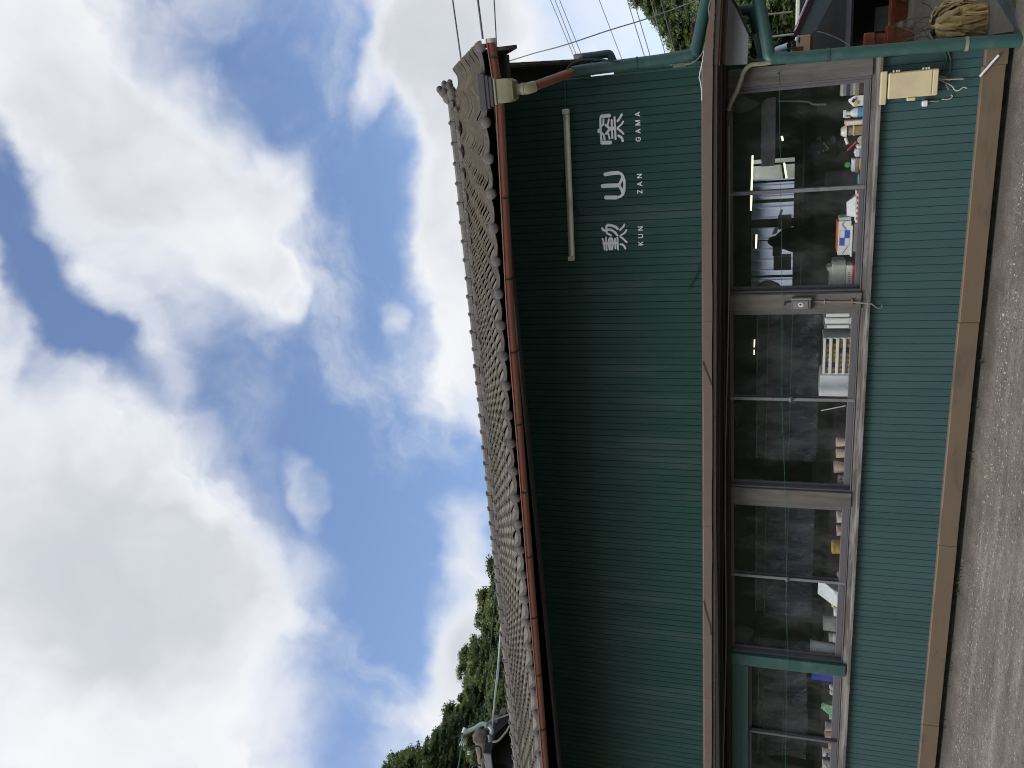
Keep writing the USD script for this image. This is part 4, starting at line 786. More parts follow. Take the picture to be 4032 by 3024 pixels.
KANJI = {"k1": [[0.0272,[[-0.296,2.879],[-0.296,2.938]]],[0.0162,[[-0.296,2.945],[-0.312,2.952],[-0.374,2.955],[-0.418,2.955],[-0.454,2.955],[-0.498,2.952]]],[0.0287,[[-0.502,2.948],[-0.505,2.881]]],[0.0191,[[-0.414,2.974],[-0.4,2.969],[-0.401,2.956]]],[0.0143,[[-0.32,2.927],[-0.358,2.93],[-0.378,2.95]]],[0.0152,[[-0.419,2.952],[-0.442,2.931],[-0.478,2.927]]],[0.0133,[[-0.324,2.883],[-0.364,2.894]]],[0.0198,[[-0.367,2.91],[-0.396,2.879]]],[0.019,[[-0.399,2.879],[-0.433,2.911]]],[0.0137,[[-0.436,2.893],[-0.473,2.886]]],[0.0145,[[-0.331,2.86],[-0.381,2.862],[-0.471,2.863]]],[0.0148,[[-0.313,2.836],[-0.385,2.836],[-0.481,2.837]]],[0.0267,[[-0.398,2.872],[-0.397,2.842]]],[0.0172,[[-0.297,2.777],[-0.318,2.791],[-0.343,2.812]]],[0.0133,[[-0.351,2.768],[-0.37,2.781],[-0.395,2.817]]],[0.0159,[[-0.4,2.817],[-0.419,2.794],[-0.444,2.772]]],[0.0181,[[-0.456,2.812],[-0.47,2.791],[-0.484,2.782],[-0.5,2.779]]]],
"k2": [[0.0216,[[-0.749,2.829],[-0.757,2.806],[-0.782,2.791],[-0.814,2.783]]],[0.0179,[[-0.814,2.783],[-0.857,2.783],[-0.891,2.787]]],[0.0204,[[-0.891,2.787],[-0.922,2.797],[-0.942,2.821],[-0.947,2.857]]],[0.0298,[[-0.754,2.936],[-0.748,2.882],[-0.749,2.829]]],[0.0306,[[-0.942,2.942],[-0.947,2.857]]],[0.0324,[[-0.847,2.963],[-0.848,2.852]]],[0.0216,[[-0.848,2.852],[-0.84,2.825],[-0.819,2.81],[-0.787,2.794]]],[0.0216,[[-0.848,2.852],[-0.856,2.826],[-0.88,2.809],[-0.91,2.801]]],[0.0198,[[-0.848,2.843],[-0.848,2.823]]]],
"k3": [[0.017,[[-1.212,2.953],[-1.18,2.952],[-1.171,2.938]]],[0.0213,[[-1.171,2.938],[-1.176,2.906],[-1.19,2.873],[-1.205,2.858]]],[0.0187,[[-1.197,2.988],[-1.209,2.983],[-1.216,2.972],[-1.211,2.947],[-1.21,2.92],[-1.222,2.897],[-1.242,2.876],[-1.261,2.863]]],[0.0157,[[-1.215,2.952],[-1.238,2.952],[-1.261,2.916]]],[0.0136,[[-1.285,2.991],[-1.297,2.985],[-1.329,2.982],[-1.376,2.978]]],[0.0136,[[-1.275,2.96],[-1.33,2.961],[-1.385,2.961]]],[0.0143,[[-1.288,2.884],[-1.371,2.885]]],[0.015,[[-1.282,2.863],[-1.334,2.864],[-1.381,2.863]]],[0.0179,[[-1.325,2.984],[-1.325,2.863]]],[0.0153,[[-1.283,2.93],[-1.284,2.912],[-1.305,2.906],[-1.341,2.906],[-1.373,2.913],[-1.374,2.934],[-1.348,2.94],[-1.305,2.939],[-1.283,2.93]]],[0.0085,[[-1.286,2.921],[-1.374,2.925]]],[0.0216,[[-1.374,2.933],[-1.374,2.915]]],[0.017,[[-1.285,2.929],[-1.285,2.913]]],[0.0143,[[-1.173,2.799],[-1.189,2.806],[-1.217,2.838]]],[0.0133,[[-1.219,2.784],[-1.242,2.798],[-1.266,2.838]]],[0.0143,[[-1.272,2.838],[-1.292,2.814],[-1.323,2.786]]],[0.0161,[[-1.337,2.839],[-1.342,2.82],[-1.357,2.807],[-1.374,2.801]]]]}
for k in ('k3', 'k2', 'k1'):
    g = unary_union([LineString(p).buffer(w*0.5, quad_segs=5) for w, p in KANJI[k]]).buffer(0.0006).simplify(0.0006)
    P('character', join(*[prism(q, -0.0042, -0.0022, 'y') for q in getattr(g, 'geoms', [g])]), 'white_paint', sign)
def letters(word, x0, x1, z0, z1, h):
    n = len(word); ms = [meshkit.text_mesh(c, h, 0.002, True) for c in word]; ws = [m.bounds[1][0]-m.bounds[0][0] for m in ms]; gap = (x1-x0-sum(ws))/(n-1); x = x0
    for c, m, w in zip(word, ms, ws):
        v = m.vertices.copy(); v[:,0] += x - m.bounds[0][0]; v = np.column_stack([v[:,0], -0.0022-v[:,2], v[:,1] + z0 + (z1-z0)*(x-x0)/(x1-x0)]); P('letter', (v, m.faces), 'white_paint', sign); x += w + gap
letters('GAMA', -0.514, -0.287, 2.634, 2.632, 0.0385); letters('ZAN', -0.926, -0.768, 2.638, 2.636, 0.0395); letters('KUN', -1.353, -1.196, 2.649, 2.646, 0.0395)

# ================================================================== electrical box and wires at the corner
eb_ = thing('electrical_box', 'cream plastic electrical box fixed under the window sill at the corner', 'utility box', (0,0,0))
P('box_top', cbox(-0.388, -0.160, -0.085, -0.031, 0.845, 0.888, 0.006), 'cream_plastic', eb_)
P('box_body', cbox(-0.352, -0.174, -0.092, -0.003, 0.515, 0.838, 0.008), 'cream_plastic', eb_)
P('box_cover', cbox(-0.349, -0.177, -0.104, -0.0925, 0.556, 0.836, 0.006), 'cream_plastic', eb_)
P('box_cover', cbox(-0.349, -0.177, -0.104, -0.0925, 0.517, 0.554, 0.006), 'cream_plastic', eb_)
for z in (0.575, 0.765): P('hinge', join(*[cbox(-0.1735, -0.158, -0.098, -0.080, z+d, z+d+0.012, 0.003) for d in (0, 0.016, 0.036)]), 'cream_plastic', eb_)
P('clasp', cbox(-0.376, -0.3525, -0.098, -0.055, 0.655, 0.71, 0.005), 'cream_plastic', eb_)
jb = thing('junction_box', 'small white junction box hanging beside the cream electrical box', 'junction box', (0,0,0))
P('box_body', cbox(-0.425, -0.385, -0.05, -0.004, 0.565, 0.602, 0.006), 'white_plastic', jb)
P('wire', tube(smooth_path([(-0.398,-0.03,0.566),(-0.394,-0.03,0.54),(-0.398,-0.02,0.51),(-0.396,-0.01,0.49)], 4), 0.003, 6), 'wire_pale', jb)
P('wire', tube(smooth_path([(-0.386,-0.012,0.472),(-0.390,-0.012,0.445),(-0.388,-0.012,0.42),(-0.372,-0.012,0.405),(-0.362,-0.012,0.415)], 4), 0.0035, 6), 'wire_pale', jb)
wr = thing('loose_wires', 'tangle of grey wires below the cream electrical box', 'wires', (0,0,0))
for i, (pts, r, m_) in enumerate([([(-0.24,-0.03,0.515),(-0.255,-0.04,0.46),(-0.258,-0.03,0.40),(-0.262,-0.02,0.345)], 0.004, 'wire_pale'), ([(-0.245,-0.03,0.515),(-0.27,-0.03,0.47),(-0.30,-0.03,0.42),(-0.332,-0.03,0.395),(-0.336,-0.03,0.37),(-0.318,-0.03,0.345),(-0.326,-0.03,0.32)], 0.0038, 'wire_pale'),
    ([(-0.22,-0.03,0.515),(-0.215,-0.02,0.49),(-0.20,-0.015,0.478),(-0.17,-0.015,0.472),(-0.13,-0.012,0.463),(-0.09,-0.012,0.468),(-0.06,-0.012,0.49),(-0.05,-0.012,0.51)], 0.007, 'dark_green'), ([(-0.225,-0.03,0.515),(-0.225,-0.02,0.47),(-0.215,-0.02,0.44),(-0.17,-0.015,0.435),(-0.12,-0.012,0.438),(-0.06,-0.012,0.46)], 0.006, 'dark_green'),
    ([(-0.23,-0.03,0.515),(-0.235,-0.03,0.48),(-0.25,-0.03,0.455),(-0.262,-0.03,0.43)], 0.006, 'cable_grey'), ([(-0.24,-0.03,0.50),(-0.27,-0.03,0.465),(-0.30,-0.03,0.45),(-0.325,-0.03,0.435)], 0.005, 'cable_grey')]):
    P('wire', tube(smooth_path(pts, 5), r, 7), m_, wr)
sl = thing('wire_sleeve', 'white plastic sleeve on a thin wire leaning across the brown skirting', 'sleeve', (0,0,0))
s0, s1 = np.array([-0.256, -0.042, 0.248]), np.array([-0.127, -0.050, 0.146]); sm = s0 + (s1-s0)*0.62
P('sleeve_length', tube([s0, sm - (s1-s0)*0.006], 0.0085, 12), 'white_plastic', sl, smooth=40); P('sleeve_length', tube([sm, s1], 0.0085, 12), 'white_plastic', sl, smooth=40)
P('wire', tube(smooth_path([s0, (-0.275,-0.03,0.285), (-0.285,-0.02,0.33), (-0.27,-0.02,0.37)], 5), 0.0022, 6), 'dark_green', sl)
sb = thing('intercom_box', 'small grey switch box with round button on the window post', 'switch box', (0,0,0))
P('box_body', cbox(-1.928, -1.832, -0.050, -0.011, 1.312, 1.462, 0.005), 'grey_wood', sb); P('box_edge', cbox(-1.836, -1.824, -0.054, -0.011, 1.310, 1.464, 0.003), 'hose_beige', sb)
P('plate', cbox(-1.912, -1.846, -0.0545, -0.0505, 1.335, 1.447, 0.002), 'aluminium', sb)
P('button', moved(turned(lathe([(0.020, 0), (0.019, 0.004), (0.001, 0.005)], 18), 90, axis=(1,0,0)), (-1.876, -0.055, 1.39)), 'white_plastic', sb, smooth=40)
P('button_centre', moved(turned(lathe([(0.0085, 0), (0.008, 0.003), (0.001, 0.004)], 14), 90, axis=(1,0,0)), (-1.874, -0.0605, 1.395)), 'black_wood', sb, smooth=40)
hk = thing('post_hook', 'dark bent hook on the window post above the switch box', 'hook', (0,0,0))
P('hook_wire', tube([(-1.862,-0.018,1.465), (-1.863,-0.018,1.515), (-1.893,-0.018,1.518)], 0.005, 6), 'steel_dark', hk)
rd = thing('post_rod', 'pale thin rod clipped down the window post below the switch box', 'rod', (0,0,0))
P('rod_length', tube([(-1.862,-0.018,1.30), (-1.868,-0.018,1.02), (-1.880,-0.05,0.86)], 0.0055, 8), 'hose_beige', rd)
P('clip', cbox(-1.895, -1.845, -0.026, -0.011, 0.998, 1.012, 0.002), 'rust', rd); P('clip', cbox(-1.885, -1.850, -0.024, -0.011, 1.205, 1.215, 0.002), 'hose_beige', rd)
P('cord_loop', tube(smooth_path([(-1.880,-0.05,0.862), (-1.90,-0.05,0.84), (-1.918,-0.04,0.815), (-1.915,-0.03,0.788), (-1.896,-0.02,0.79)], 5), 0.0045, 6), 'cable_grey', rd)
gw = thing('green_wire', 'thin green wire strung level in front of all the windows', 'wire', (0,0,0))
P('wire_span', tube([(-0.104,-0.016,1.585), (-0.9,-0.03,1.560), (-1.86,-0.03,1.535), (-2.75,-0.03,1.522), (-3.68,-0.03,1.478), (-4.5,-0.03,1.455), (-5.34,-0.045,1.434), (-6.4,-0.04,1.43), (-7.3,-0.03,1.43)], 0.0014, 5), 'wire_green', gw)
P('nail', tube([(-0.104,-0.011,1.588), (-0.104,-0.03,1.592)], 0.005, 6), 'steel_dark', gw)
# cables along the canopy
def cable(name, label, pts, r, m_, cat='cable', k=5, group=None):
    t = thing(name, label, cat, (0,0,0), group=group); P('cable_run', tube(smooth_path(pts, k), r, 6), m_, t, smooth=60); return t
cable('cable', 'black cable running under the whole canopy above the windows', [(x, -0.115+0.008*math.sin(x*3), 1.955+lift(x)+0.007*math.sin(x*2.3)) for x in np.arange(-0.4, -9, -0.45)], 0.006, 'cable_black')
cable('cable', 'grey cable running just under the black one below the canopy', [(x, -0.10+0.01*math.sin(x*2.1), 1.935+lift(x)+0.009*math.sin(x*1.7+1)) for x in np.arange(-0.45, -9, -0.45)], 0.005, 'cable_grey')
cable('cable', 'short black cable crossing the canopy edge over the second window', [onY('E', a, b, -0.268) for a, b in ((138,570),(150,610),(175,670),(195,720),(206,760))], 0.003, 'cable_black')
cable('cable', 'black cable crossing the canopy edge near the left end', [onY('Fq', a, b, -0.268) for a, b in ((104,690),(112,730),(125,780),(140,830),(145,890))], 0.003, 'cable_black')
cable('cable', 'stray black cable sticking up from the canopy across the green wall', [onY('D', a, b, -0.02) for a, b in ((25,1212),(80,1120),(130,1020),(165,900),(190,810))], 0.0045, 'cable_black')
cable('cable', 'white cable end curving over the right corner of the canopy', [onY('c7', a, b, -0.20) for a, b in ((300,830),(285,950),(255,1100),(235,1180),(225,1270),(240,1330),(262,1480),(262,1640))], 0.005, 'white_plastic')
cable('cable', 'grey cable looping from the downpipe elbow behind the canopy corner', [onY('c7', a, b, -0.12) for a, b in ((-20,1050),(90,1035),(200,960),(280,850),(320,720),(370,560),(390,300),(380,130),(410,0))], 0.006, 'cable_grey')
cable('cable', 'dark cable looping beside the brown pipe at the roof corner', [onY('B', a, b, -0.2) for a, b in ((1175,605),(1215,560),(1290,528),(1400,518),(1520,525),(1640,545))], 0.009, 'cable_black')

# ================================================================== overhead wires
def span(name, label, a, b, r, m_, group=None, ext0=6.0, ext1=1.2, sag=0.0):
    a, b = np.asarray(a), np.asarray(b); d = a - b; n = 24; s = np.linspace(-ext1, 1+ext0, n); pts = b + d*s[:,None]
    t = thing(name, label, 'wire', (0,0,0), group=group); P('wire_span', tube(pts, r, 5), m_, t); return t
WIRES = [((180,-20),(255,515),22,'thick dark overhead wire meeting the roof edge high up'), ((400,-20),(452,390),22,'thickest dark overhead wire above the gutter end'), ((543,-20),(563,360),22,'dark overhead wire ending behind the gutter end cap')]
for (p, q, t_, lab), r in zip(WIRES, (0.022, 0.030, 0.018)): span('overhead_wire', lab, onT('B', *p, t_), onT('B', *q, t_), r, 'cable_steel')
W2 = [((1030,-10),(1225,460),'upper'), ((1070,-10),(1252,460),'middle'), ((1110,-10),(1297,460),'lower')]
for p, q, w_ in W2: span('overhead_wire', f'{w_} of the three thin overhead wires running to the back eave', onT('B', *p, 22), onT('B', *q, 22), 0.009, 'cable_steel')
span('overhead_wire', 'thin overhead wire with a small clamp behind the downpipe', onT('B', 1455, -10, 22), onT('B', 1665, 540, 22), 0.009, 'cable_steel')
W3 = [((1700,-10),(1862,520),'thin overhead wire left of the black one, straight'), ((1755,-10),(1910,515),'thin overhead wire beside the straight one, slightly wavy')]
for p, q, lab in W3: span('overhead_wire', lab, onT('B', *p, 22), onT('B', *q, 22), 0.011, 'cable_steel')
span('overhead_wire', 'thin overhead wire along the edge of the wooded slope', onT('B', 1905, -10, 20), onT('B', 2040, 498, 20), 0.010, 'cable_steel')
span('overhead_wire', 'black overhead wire crossing in front of the wooded slope', onT('B', 1995, -10, 20), onT('B', 2130, 490, 20), 0.020, 'cable_black')
cable('overhead_wire', 'pale sagging wire crossing the others from the eave to the right', [onT('B', a, b, 12) for a, b in ((640,540),(680,530),(900,462),(1150,395),(1540,265),(1850,170),(2212,40),(2500,-80),(2900,-300))], 0.009, 'wire_pale', cat='wire')

# ================================================================== inside the windows
def box_thing(name, label, cat, parts, loc=(0,0,0), rotz=0.0, group=None):
    t = thing(name, label, cat, loc, rotz, group)
    for nm, m, mt in parts: P(nm, m, mt, t, smooth=35)
    return t
SH = 0.946
def XZ(fr, a, b, y=0.2): p = onY(fr, a, b, y); return p[0], p[2]
# hanging sheets behind the second, third and fourth window
def sheet(x0, x1, z0, z1, y, seed, amp=0.045, nx=90, nz=30):
    g = np.linspace(x0, x1, nx); h = np.linspace(z0, z1, nz); X_, Z_ = np.meshgrid(g, h, indexing='ij')
    Y_ = y + amp*1.3*(meshkit.fbm(np.stack([X_*4 + Z_*3.5, Z_*2.2, X_*0], -1), 4, seed)-0.5)*2 + 0.012*np.sin(X_*22 + Z_*9 + 2*np.sin(Z_*6))
    Z2 = Z_ + np.where(np.isclose(Z_, z0), 0.03*(meshkit.noise(np.stack([X_*3, Z_*0, X_*0], -1), seed)-0.5), 0)
    v = np.stack([X_, Y_, Z2], -1).reshape(-1, 3); i = np.arange(nx*nz).reshape(nx, nz)
    f = np.stack([i[:-1,:-1], i[1:,:-1], i[1:,1:], i[:-1,1:]], -1).reshape(-1, 4); f = np.vstack([f[:,[0,1,2]], f[:,[0,2,3]]])
    v2 = v + [0, 0.002, 0]; return np.vstack([v, v2]), np.vstack([f, f[:, ::-1] + len(v)])
for lab, x0, x1, seed in (('dark sheet of cloth hanging behind the second window from the right', -1.98, -3.55, 1), ('dark sheet of cloth hanging behind the third window from the right', -3.78, -5.30, 2), ('dark sheet of cloth hanging behind the green framed left window', -5.60, -7.15, 3)):
    t = thing('curtain', lab, 'curtain', (0,0,0), group='dark sheets hanging behind the windows')
    P('cloth', sheet(x1, x0, 1.21, 1.735 if seed < 3 else 1.70, 0.58, seed), 'curtain_dark', t, smooth=True)
    P('rail', tube([(x1, 0.58, 1.74 if seed < 3 else 1.705), (x0, 0.58, 1.74 if seed < 3 else 1.705)], 0.006, 6), 'cable_grey', t)
    for z in (1.655, 1.45): P('cord', tube([(x1, 0.545, z), ((x0+x1)/2, 0.54, z-0.006), (x0, 0.545, z-0.01)], 0.0025, 5), 'cable_grey', t)
# fluorescent tubes burning inside
def tube_light(label, a, b, r=0.011):
    t = thing('tube_light', label, 'lamp', (0,0,0), group='lit tube lamps inside the workshop'); a, b = np.asarray(a), np.asarray(b)
    P('tube', tube([a, b], r, 8), 'tube_lit', t); P('lamp_body', join(moved(box(-0.001, 0.001, -0.02, 0.02, 0, 0.03), (a+b)/2 + [0, 0, 0.02]), tube([a+[0,0,0.025], b+[0,0,0.025]], 0.014, 6)), 'room_grey', t)
tube_light('long lit tube lamp above the rear window', onY('n1', 263, 880, 3.6), onY('n2', 236, 330, 3.6), 0.011)
tube_light('short lit tube lamp deep behind the right pane of the first window', onY('n1', 738, 565, 4.2), onY('n1', 758, 640, 4.2), 0.013)
tube_light('slanting lit tube lamp beside the post of the rear window', onY('n1', 780, 1010, 3.6), onY('n1', 815, 1240, 3.2), 0.011)
tube_light('lit tube lamp crossing the wide post of the rear window', onY('n2', 326, 720, 3.0), onY('n2', 318, 945, 3.0), 0.010)
tube_light('lit tube lamp behind the second window, broken by a hanger', onY('E', 562, 388, 0.9), onY('E', 560, 450, 0.9), 0.006)
tube_light('shorter lit tube lamp end behind the second window', onY('E', 560, 472, 0.9), onY('E', 560, 512, 0.9), 0.006)
# the things hanging and standing inside, against the rear window
t = thing('hanging_coat', 'black coat hanging from the post in front of the rear window', 'coat', (0,0,0))
sil = [onY('n2', a, b, 2.5) for a, b in ((505,850),(530,770),(640,735),(690,690),(740,640),(820,610),(900,600),(1000,620),(1100,610),(1180,640),(1500,660),(1700,760),(1650,900),(1300,960),(1100,1005),(950,1015),(880,1000),(800,975),(740,950),(700,960),(600,930),(540,890))]
sp = Polygon([(p[0], p[2]) for p in sil]).buffer(0.012).buffer(-0.012).simplify(0.004); cc = np.array([sp.centroid.x, sp.centroid.y]); rings = []
for k, (sc_, yy) in enumerate(((0.72, 2.40), (0.93, 2.44), (1.0, 2.5), (0.93, 2.56), (0.72, 2.60))):
    e = np.array(sp.exterior.coords[:-1]); e = cc + (e-cc)*sc_; rings.append(np.column_stack([e[:,0], np.full(len(e), yy), e[:,1]]))
n_ = len(rings[0]); V = np.vstack(rings + [np.array([[cc[0], 2.39, cc[1]], [cc[0], 2.61, cc[1]]])]); F = []
for i in range(4):
    for k in range(n_): F += [(i*n_+k, i*n_+(k+1) % n_, (i+1)*n_+(k+1) % n_), (i*n_+k, (i+1)*n_+(k+1) % n_, (i+1)*n_+k)]
for k in range(n_): F += [(5*n_, (k+1) % n_, k), (5*n_+1, 4*n_+k, 4*n_+(k+1) % n_)]
P('coat_body', (V, np.array(F)), 'black_cloth', t, smooth=40)
P('hook', tube([(sil[0][0]+0.02, 2.5, sil[0][2]-0.02), (sil[0][0]+0.02, 2.52, sil[0][2]+0.06), (sil[0][0]+0.02, 2.56, sil[0][2]+0.10)], 0.006, 6), 'steel_dark', t)
q0, q1 = onY('n2', 590, 940, 2.5), onY('n2', 740, 1040, 2.5)
obj('wooden_block', cbox(q1[0], q0[0]+0.02, 2.40, 2.50, q1[2], q0[2], 0.004), 'brown_cloth', label='small brown block beside the hanging black coat', cat='block')
q0, q1 = onY('n2', 605, 1090, 4.4), onY('n2', 890, 1300, 4.4)
obj('red_box', cbox(q1[0], q0[0], 4.40, 4.60, q1[2], q0[2], 0.006), 'red_dark', label='dark red box in front of the rear window', cat='box')
q0, q1 = onY('n2', 800, 455, 4.7), onY('n2', 895, 590, 4.7)
obj('white_tin', moved(lathe([(0.001,0),(0.095,0),(0.10,0.01),(0.10,0.16),(0.085,0.172),(0.001,0.175)], 20), ((q0[0]+q1[0])/2, 4.75, q1[2])), 'cream_grey', smooth=35, label='pale tin standing inside below the rear window', cat='tin')
obj('workbench', join(cbox(-4.5, -0.6, 4.2, 4.9, 1.22, 1.27, 0.004), *[cbox(x, x+0.06, 4.3, 4.36, 0.08, 1.219, 0.003) for x in (-4.4, -2.6, -0.8)]), 'brown_cloth', label='dark workbench along the back wall inside', cat='bench')
for i, (a, b, rr, hh) in enumerate(((960,240,0.05,0.07),(965,372,0.04,0.06),(965,480,0.045,0.07),(975,590,0.045,0.06))):
    p = onY('n2', a, b, 4.3); obj('dark_pot', moved(lathe([(0.001,0),(rr*0.7,0),(rr,hh*0.5),(rr*0.8,hh),(rr*0.7,hh),(rr*0.85,hh*0.5),(0.001,0.01)], 16), (p[0], 4.32, 1.2705)), 'room_grey', smooth=35, label=['dark jar at the right end of the workbench row','second dark jar from the right on the workbench','third dark jar from the right on the workbench','dark jar at the left end of the workbench row'][i], cat='jar', group='dark jars on the workbench inside')
# grey machine panel, cloths and shelves in the first window
q0, q1 = onY('n1', 1450, 1150, 0.9), onY('n2', 1700, 155, 0.9)
obj('metal_sheet', cbox(q1[0]-0.02, q0[0], 0.90, 1.0, 0.82, q0[2], 0.008), 'room_grey', label='grey sheet standing behind the meeting stile of the first window', cat='sheet')
q0, q1 = onY('n1', 1170, 660, 1.0), onY('n1', 1700, 1080, 1.0)
g = thing('clothes_pile', 'heap of dark clothing with a floral strip inside the first window', 'clothes', (0,0,0))
for k, (a, b, r, mt, sq) in enumerate(((1320,760,0.075,'navy',(1,.8,1)),(1450,820,0.08,'black_cloth',(1,.8,1)),(1580,800,0.075,'black_cloth',(1,.8,.8)),(1580,640,0.045,'cable_grey',(1.2,.8,.6)),(1350,610,0.028,'rust',(1,.7,.8)),(1320,900,0.06,'black_cloth',(1,.8,1)),(1700,900,0.05,'room_grey',(1.3,.8,.9)))):
    p = onY('n1', a, b, 1.0); P('garment', rough(ball(p, r, 3, sq), r*0.28, 14, k), mt, g, smooth=True)
for k, (a, b) in enumerate(((1430,690),(1455,715),(1480,740),(1500,765),(1470,790),(1420,805),(1350,828))):
    p = onY('n1', a, b, 0.90); P('flower_print', rough(ball(p, 0.0085, 1, (1.2,.4,.8)), 0.002, 60, k), 'bisque', g)
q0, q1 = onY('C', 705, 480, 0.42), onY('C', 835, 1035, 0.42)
rb_ = thing('rolled_blind', 'pale vehicle reflection built as a blind across the top of the first window', 'blind', (0,0,0))  # pale band added in the room; it paints a vehicle mirrored in the glass
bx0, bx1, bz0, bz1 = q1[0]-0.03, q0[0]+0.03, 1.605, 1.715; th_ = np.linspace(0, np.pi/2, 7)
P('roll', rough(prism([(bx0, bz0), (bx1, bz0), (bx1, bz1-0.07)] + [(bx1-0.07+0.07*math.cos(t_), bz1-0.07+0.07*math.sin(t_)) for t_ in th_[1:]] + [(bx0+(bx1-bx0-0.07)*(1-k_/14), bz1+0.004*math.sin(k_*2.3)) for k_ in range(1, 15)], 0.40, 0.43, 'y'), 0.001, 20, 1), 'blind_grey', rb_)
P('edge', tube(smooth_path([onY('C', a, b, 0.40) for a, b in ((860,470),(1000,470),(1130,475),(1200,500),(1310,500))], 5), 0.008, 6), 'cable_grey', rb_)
for lab, pts in (('pale lamp shade hanging inside at the left top of the first window', [onY('n2', a, b, 0.4) for a, b in ((240,1600),(450,1475),(700,1620))]),):
    c = (np.array(pts[0]) + np.array(pts[2]))/2
    t = thing('pendant_lamp', lab, 'lamp', (0,0,0), group='pale lamp shades inside the windows'); P('shade', turned(moved(lathe([(0.02,0.10),(0.06,0.085),(0.11,0.04),(0.125,0.0),(0.119,0.0),(0.104,0.036),(0.055,0.078),(0.02,0.09)], 24), (c[0]-0.03, 0.42, c[2]-0.02)), 75, (c[0]-0.03, 0.42, c[2]-0.02), (0,1,0)), 'tin_grey', t, smooth=35)
for lab, c, turn_ in (('pale lamp shade at the right top corner of the first window', (-0.26, 0.34, 1.86), -60), ('pale lamp shade at the left top corner of the third window', (-5.45, 0.34, 1.88), 50), ('brownish lamp shade at the top of the second window, left of its middle', (-3.02, 0.34, 1.91), 20)):
    t = thing('pendant_lamp', lab, 'lamp', (0,0,0), group='pale lamp shades inside the windows'); P('shade', turned(moved(lathe([(0.02,0.12),(0.06,0.10),(0.11,0.05),(0.15,-0.02),(0.144,-0.02),(0.104,0.044),(0.055,0.09),(0.02,0.11)], 24), c), turn_, c, (0,1,0)), 'room_grey' if 'brown' not in lab else 'brown_cloth', t, smooth=35)
# things on the sill ------------------------------------------------------------------
BK = [('pale blue book', 1.155, 0.014, 'wire_pale'), ('grey notebook', 1.14, 0.022, 'cable_grey'), ('navy book', 1.115, 0.026, 'navy'), ('olive book', 1.10, 0.020, 'hose_beige'), ('cream book', 1.085, 0.016, 'cream_grey'), ('brown folder', 1.07, 0.026, 'hose_beige')]
z = 1.135
for nm, zt, th, mt in BK:
    obj('book', cbox(-0.31, -0.195, 0.12, 0.30, z-th+0.001, z, 0.002), mt, label=f'{nm} lying in the stack at the right end of the sill', cat='book', group='books stacked at the right end of the sill'); z -= th
z0 = z
obj('brown_box', cbox(-0.305, -0.19, 0.12, 0.30, SH, z0, 0.004), 'brown_cloth', label='brown box under the stack of books', cat='box')
t = thing('paper_bag', 'crumpled white paper bag with yellow label between books and spray bottle', 'bag', (0,0,0))
P('bag_body', rough(hull([(-0.32,0.12,SH),(-0.39,0.12,SH),(-0.32,0.24,SH),(-0.39,0.24,SH),(-0.315,0.13,1.04),(-0.392,0.13,1.045),(-0.33,0.22,1.05),(-0.385,0.22,1.05),(-0.34,0.15,1.085),(-0.36,0.17,1.08)]), 0.006, 30, 4), 'paper_white', t)
P('label', turned(cbox(-0.388, -0.360, 0.113, 0.116, 1.018, 1.042, 0.001), 12, (-0.37,0.11,1.03), (0,1,0)), 'yellow', t); P('label', turned(cbox(-0.362, -0.334, 0.113, 0.116, 1.038, 1.06, 0.001), 25, (-0.35,0.11,1.05), (0,1,0)), 'navy', t)
t = thing('spray_bottle', 'spray bottle with a blue label and white trigger head on the sill', 'bottle', (-0.44, 0.17, SH))
P('bottle_body', lathe([(0.001,0),(0.034,0.002),(0.036,0.01),(0.036,0.085),(0.028,0.105),(0.014,0.118),(0.001,0.118)], 20), 'white_plastic', t, smooth=35); P('label', lathe([(0.0365,0.012),(0.0368,0.012),(0.0368,0.068),(0.0365,0.068)], 20), 'sky_blue', t)
P('trigger_head', join(tube([(0,0,0.118),(0,0,0.145)], 0.014, 12), cbox(-0.030, 0.026, -0.011, 0.011, 0.145, 0.168, 0.004), cbox(-0.034, -0.022, -0.006, 0.006, 0.115, 0.150, 0.003)), 'white_plastic', t, smooth=35)
t = thing('peach_book', 'peach coloured book standing upright on the sill', 'book', (0,0,0)); P('cover', cbox(-0.527, -0.490, 0.12, 0.27, SH, 1.098, 0.006), 'peach', t); P('pages', cbox(-0.522, -0.495, 0.118, 0.119, SH+0.004, 1.09, 0.0004), 'paper_white', t)
t = thing('wicker_box', 'tan woven box on the sill under a white bowl', 'box', (0,0,0)); P('box_body', cbox(-0.602, -0.534, 0.12, 0.24, SH, 1.03, 0.006), 'wicker', t); P('lid', cbox(-0.605, -0.531, 0.117, 0.243, 1.03, 1.04, 0.003), 'peach', t)
t = thing('white_bowl', 'white upturned bowl on top of the clutter beside the peach book', 'bowl', (-0.572, 0.20, 1.083)); P('bowl_body', lathe([(0.001,0.04),(0.028,0.04),(0.042,0.02),(0.046,0.0),(0.043,0.0),(0.026,0.034),(0.001,0.034)], 20), 'ceramic_white', t, smooth=35)
obj('glass_jar', moved(lathe([(0.001,0),(0.03,0),(0.033,0.01),(0.033,0.03),(0.02,0.042),(0.001,0.042)], 16), (-0.572, 0.20, 1.0405)), 'tin_grey', smooth=35, label='small jar squeezed under the white bowl', cat='jar')
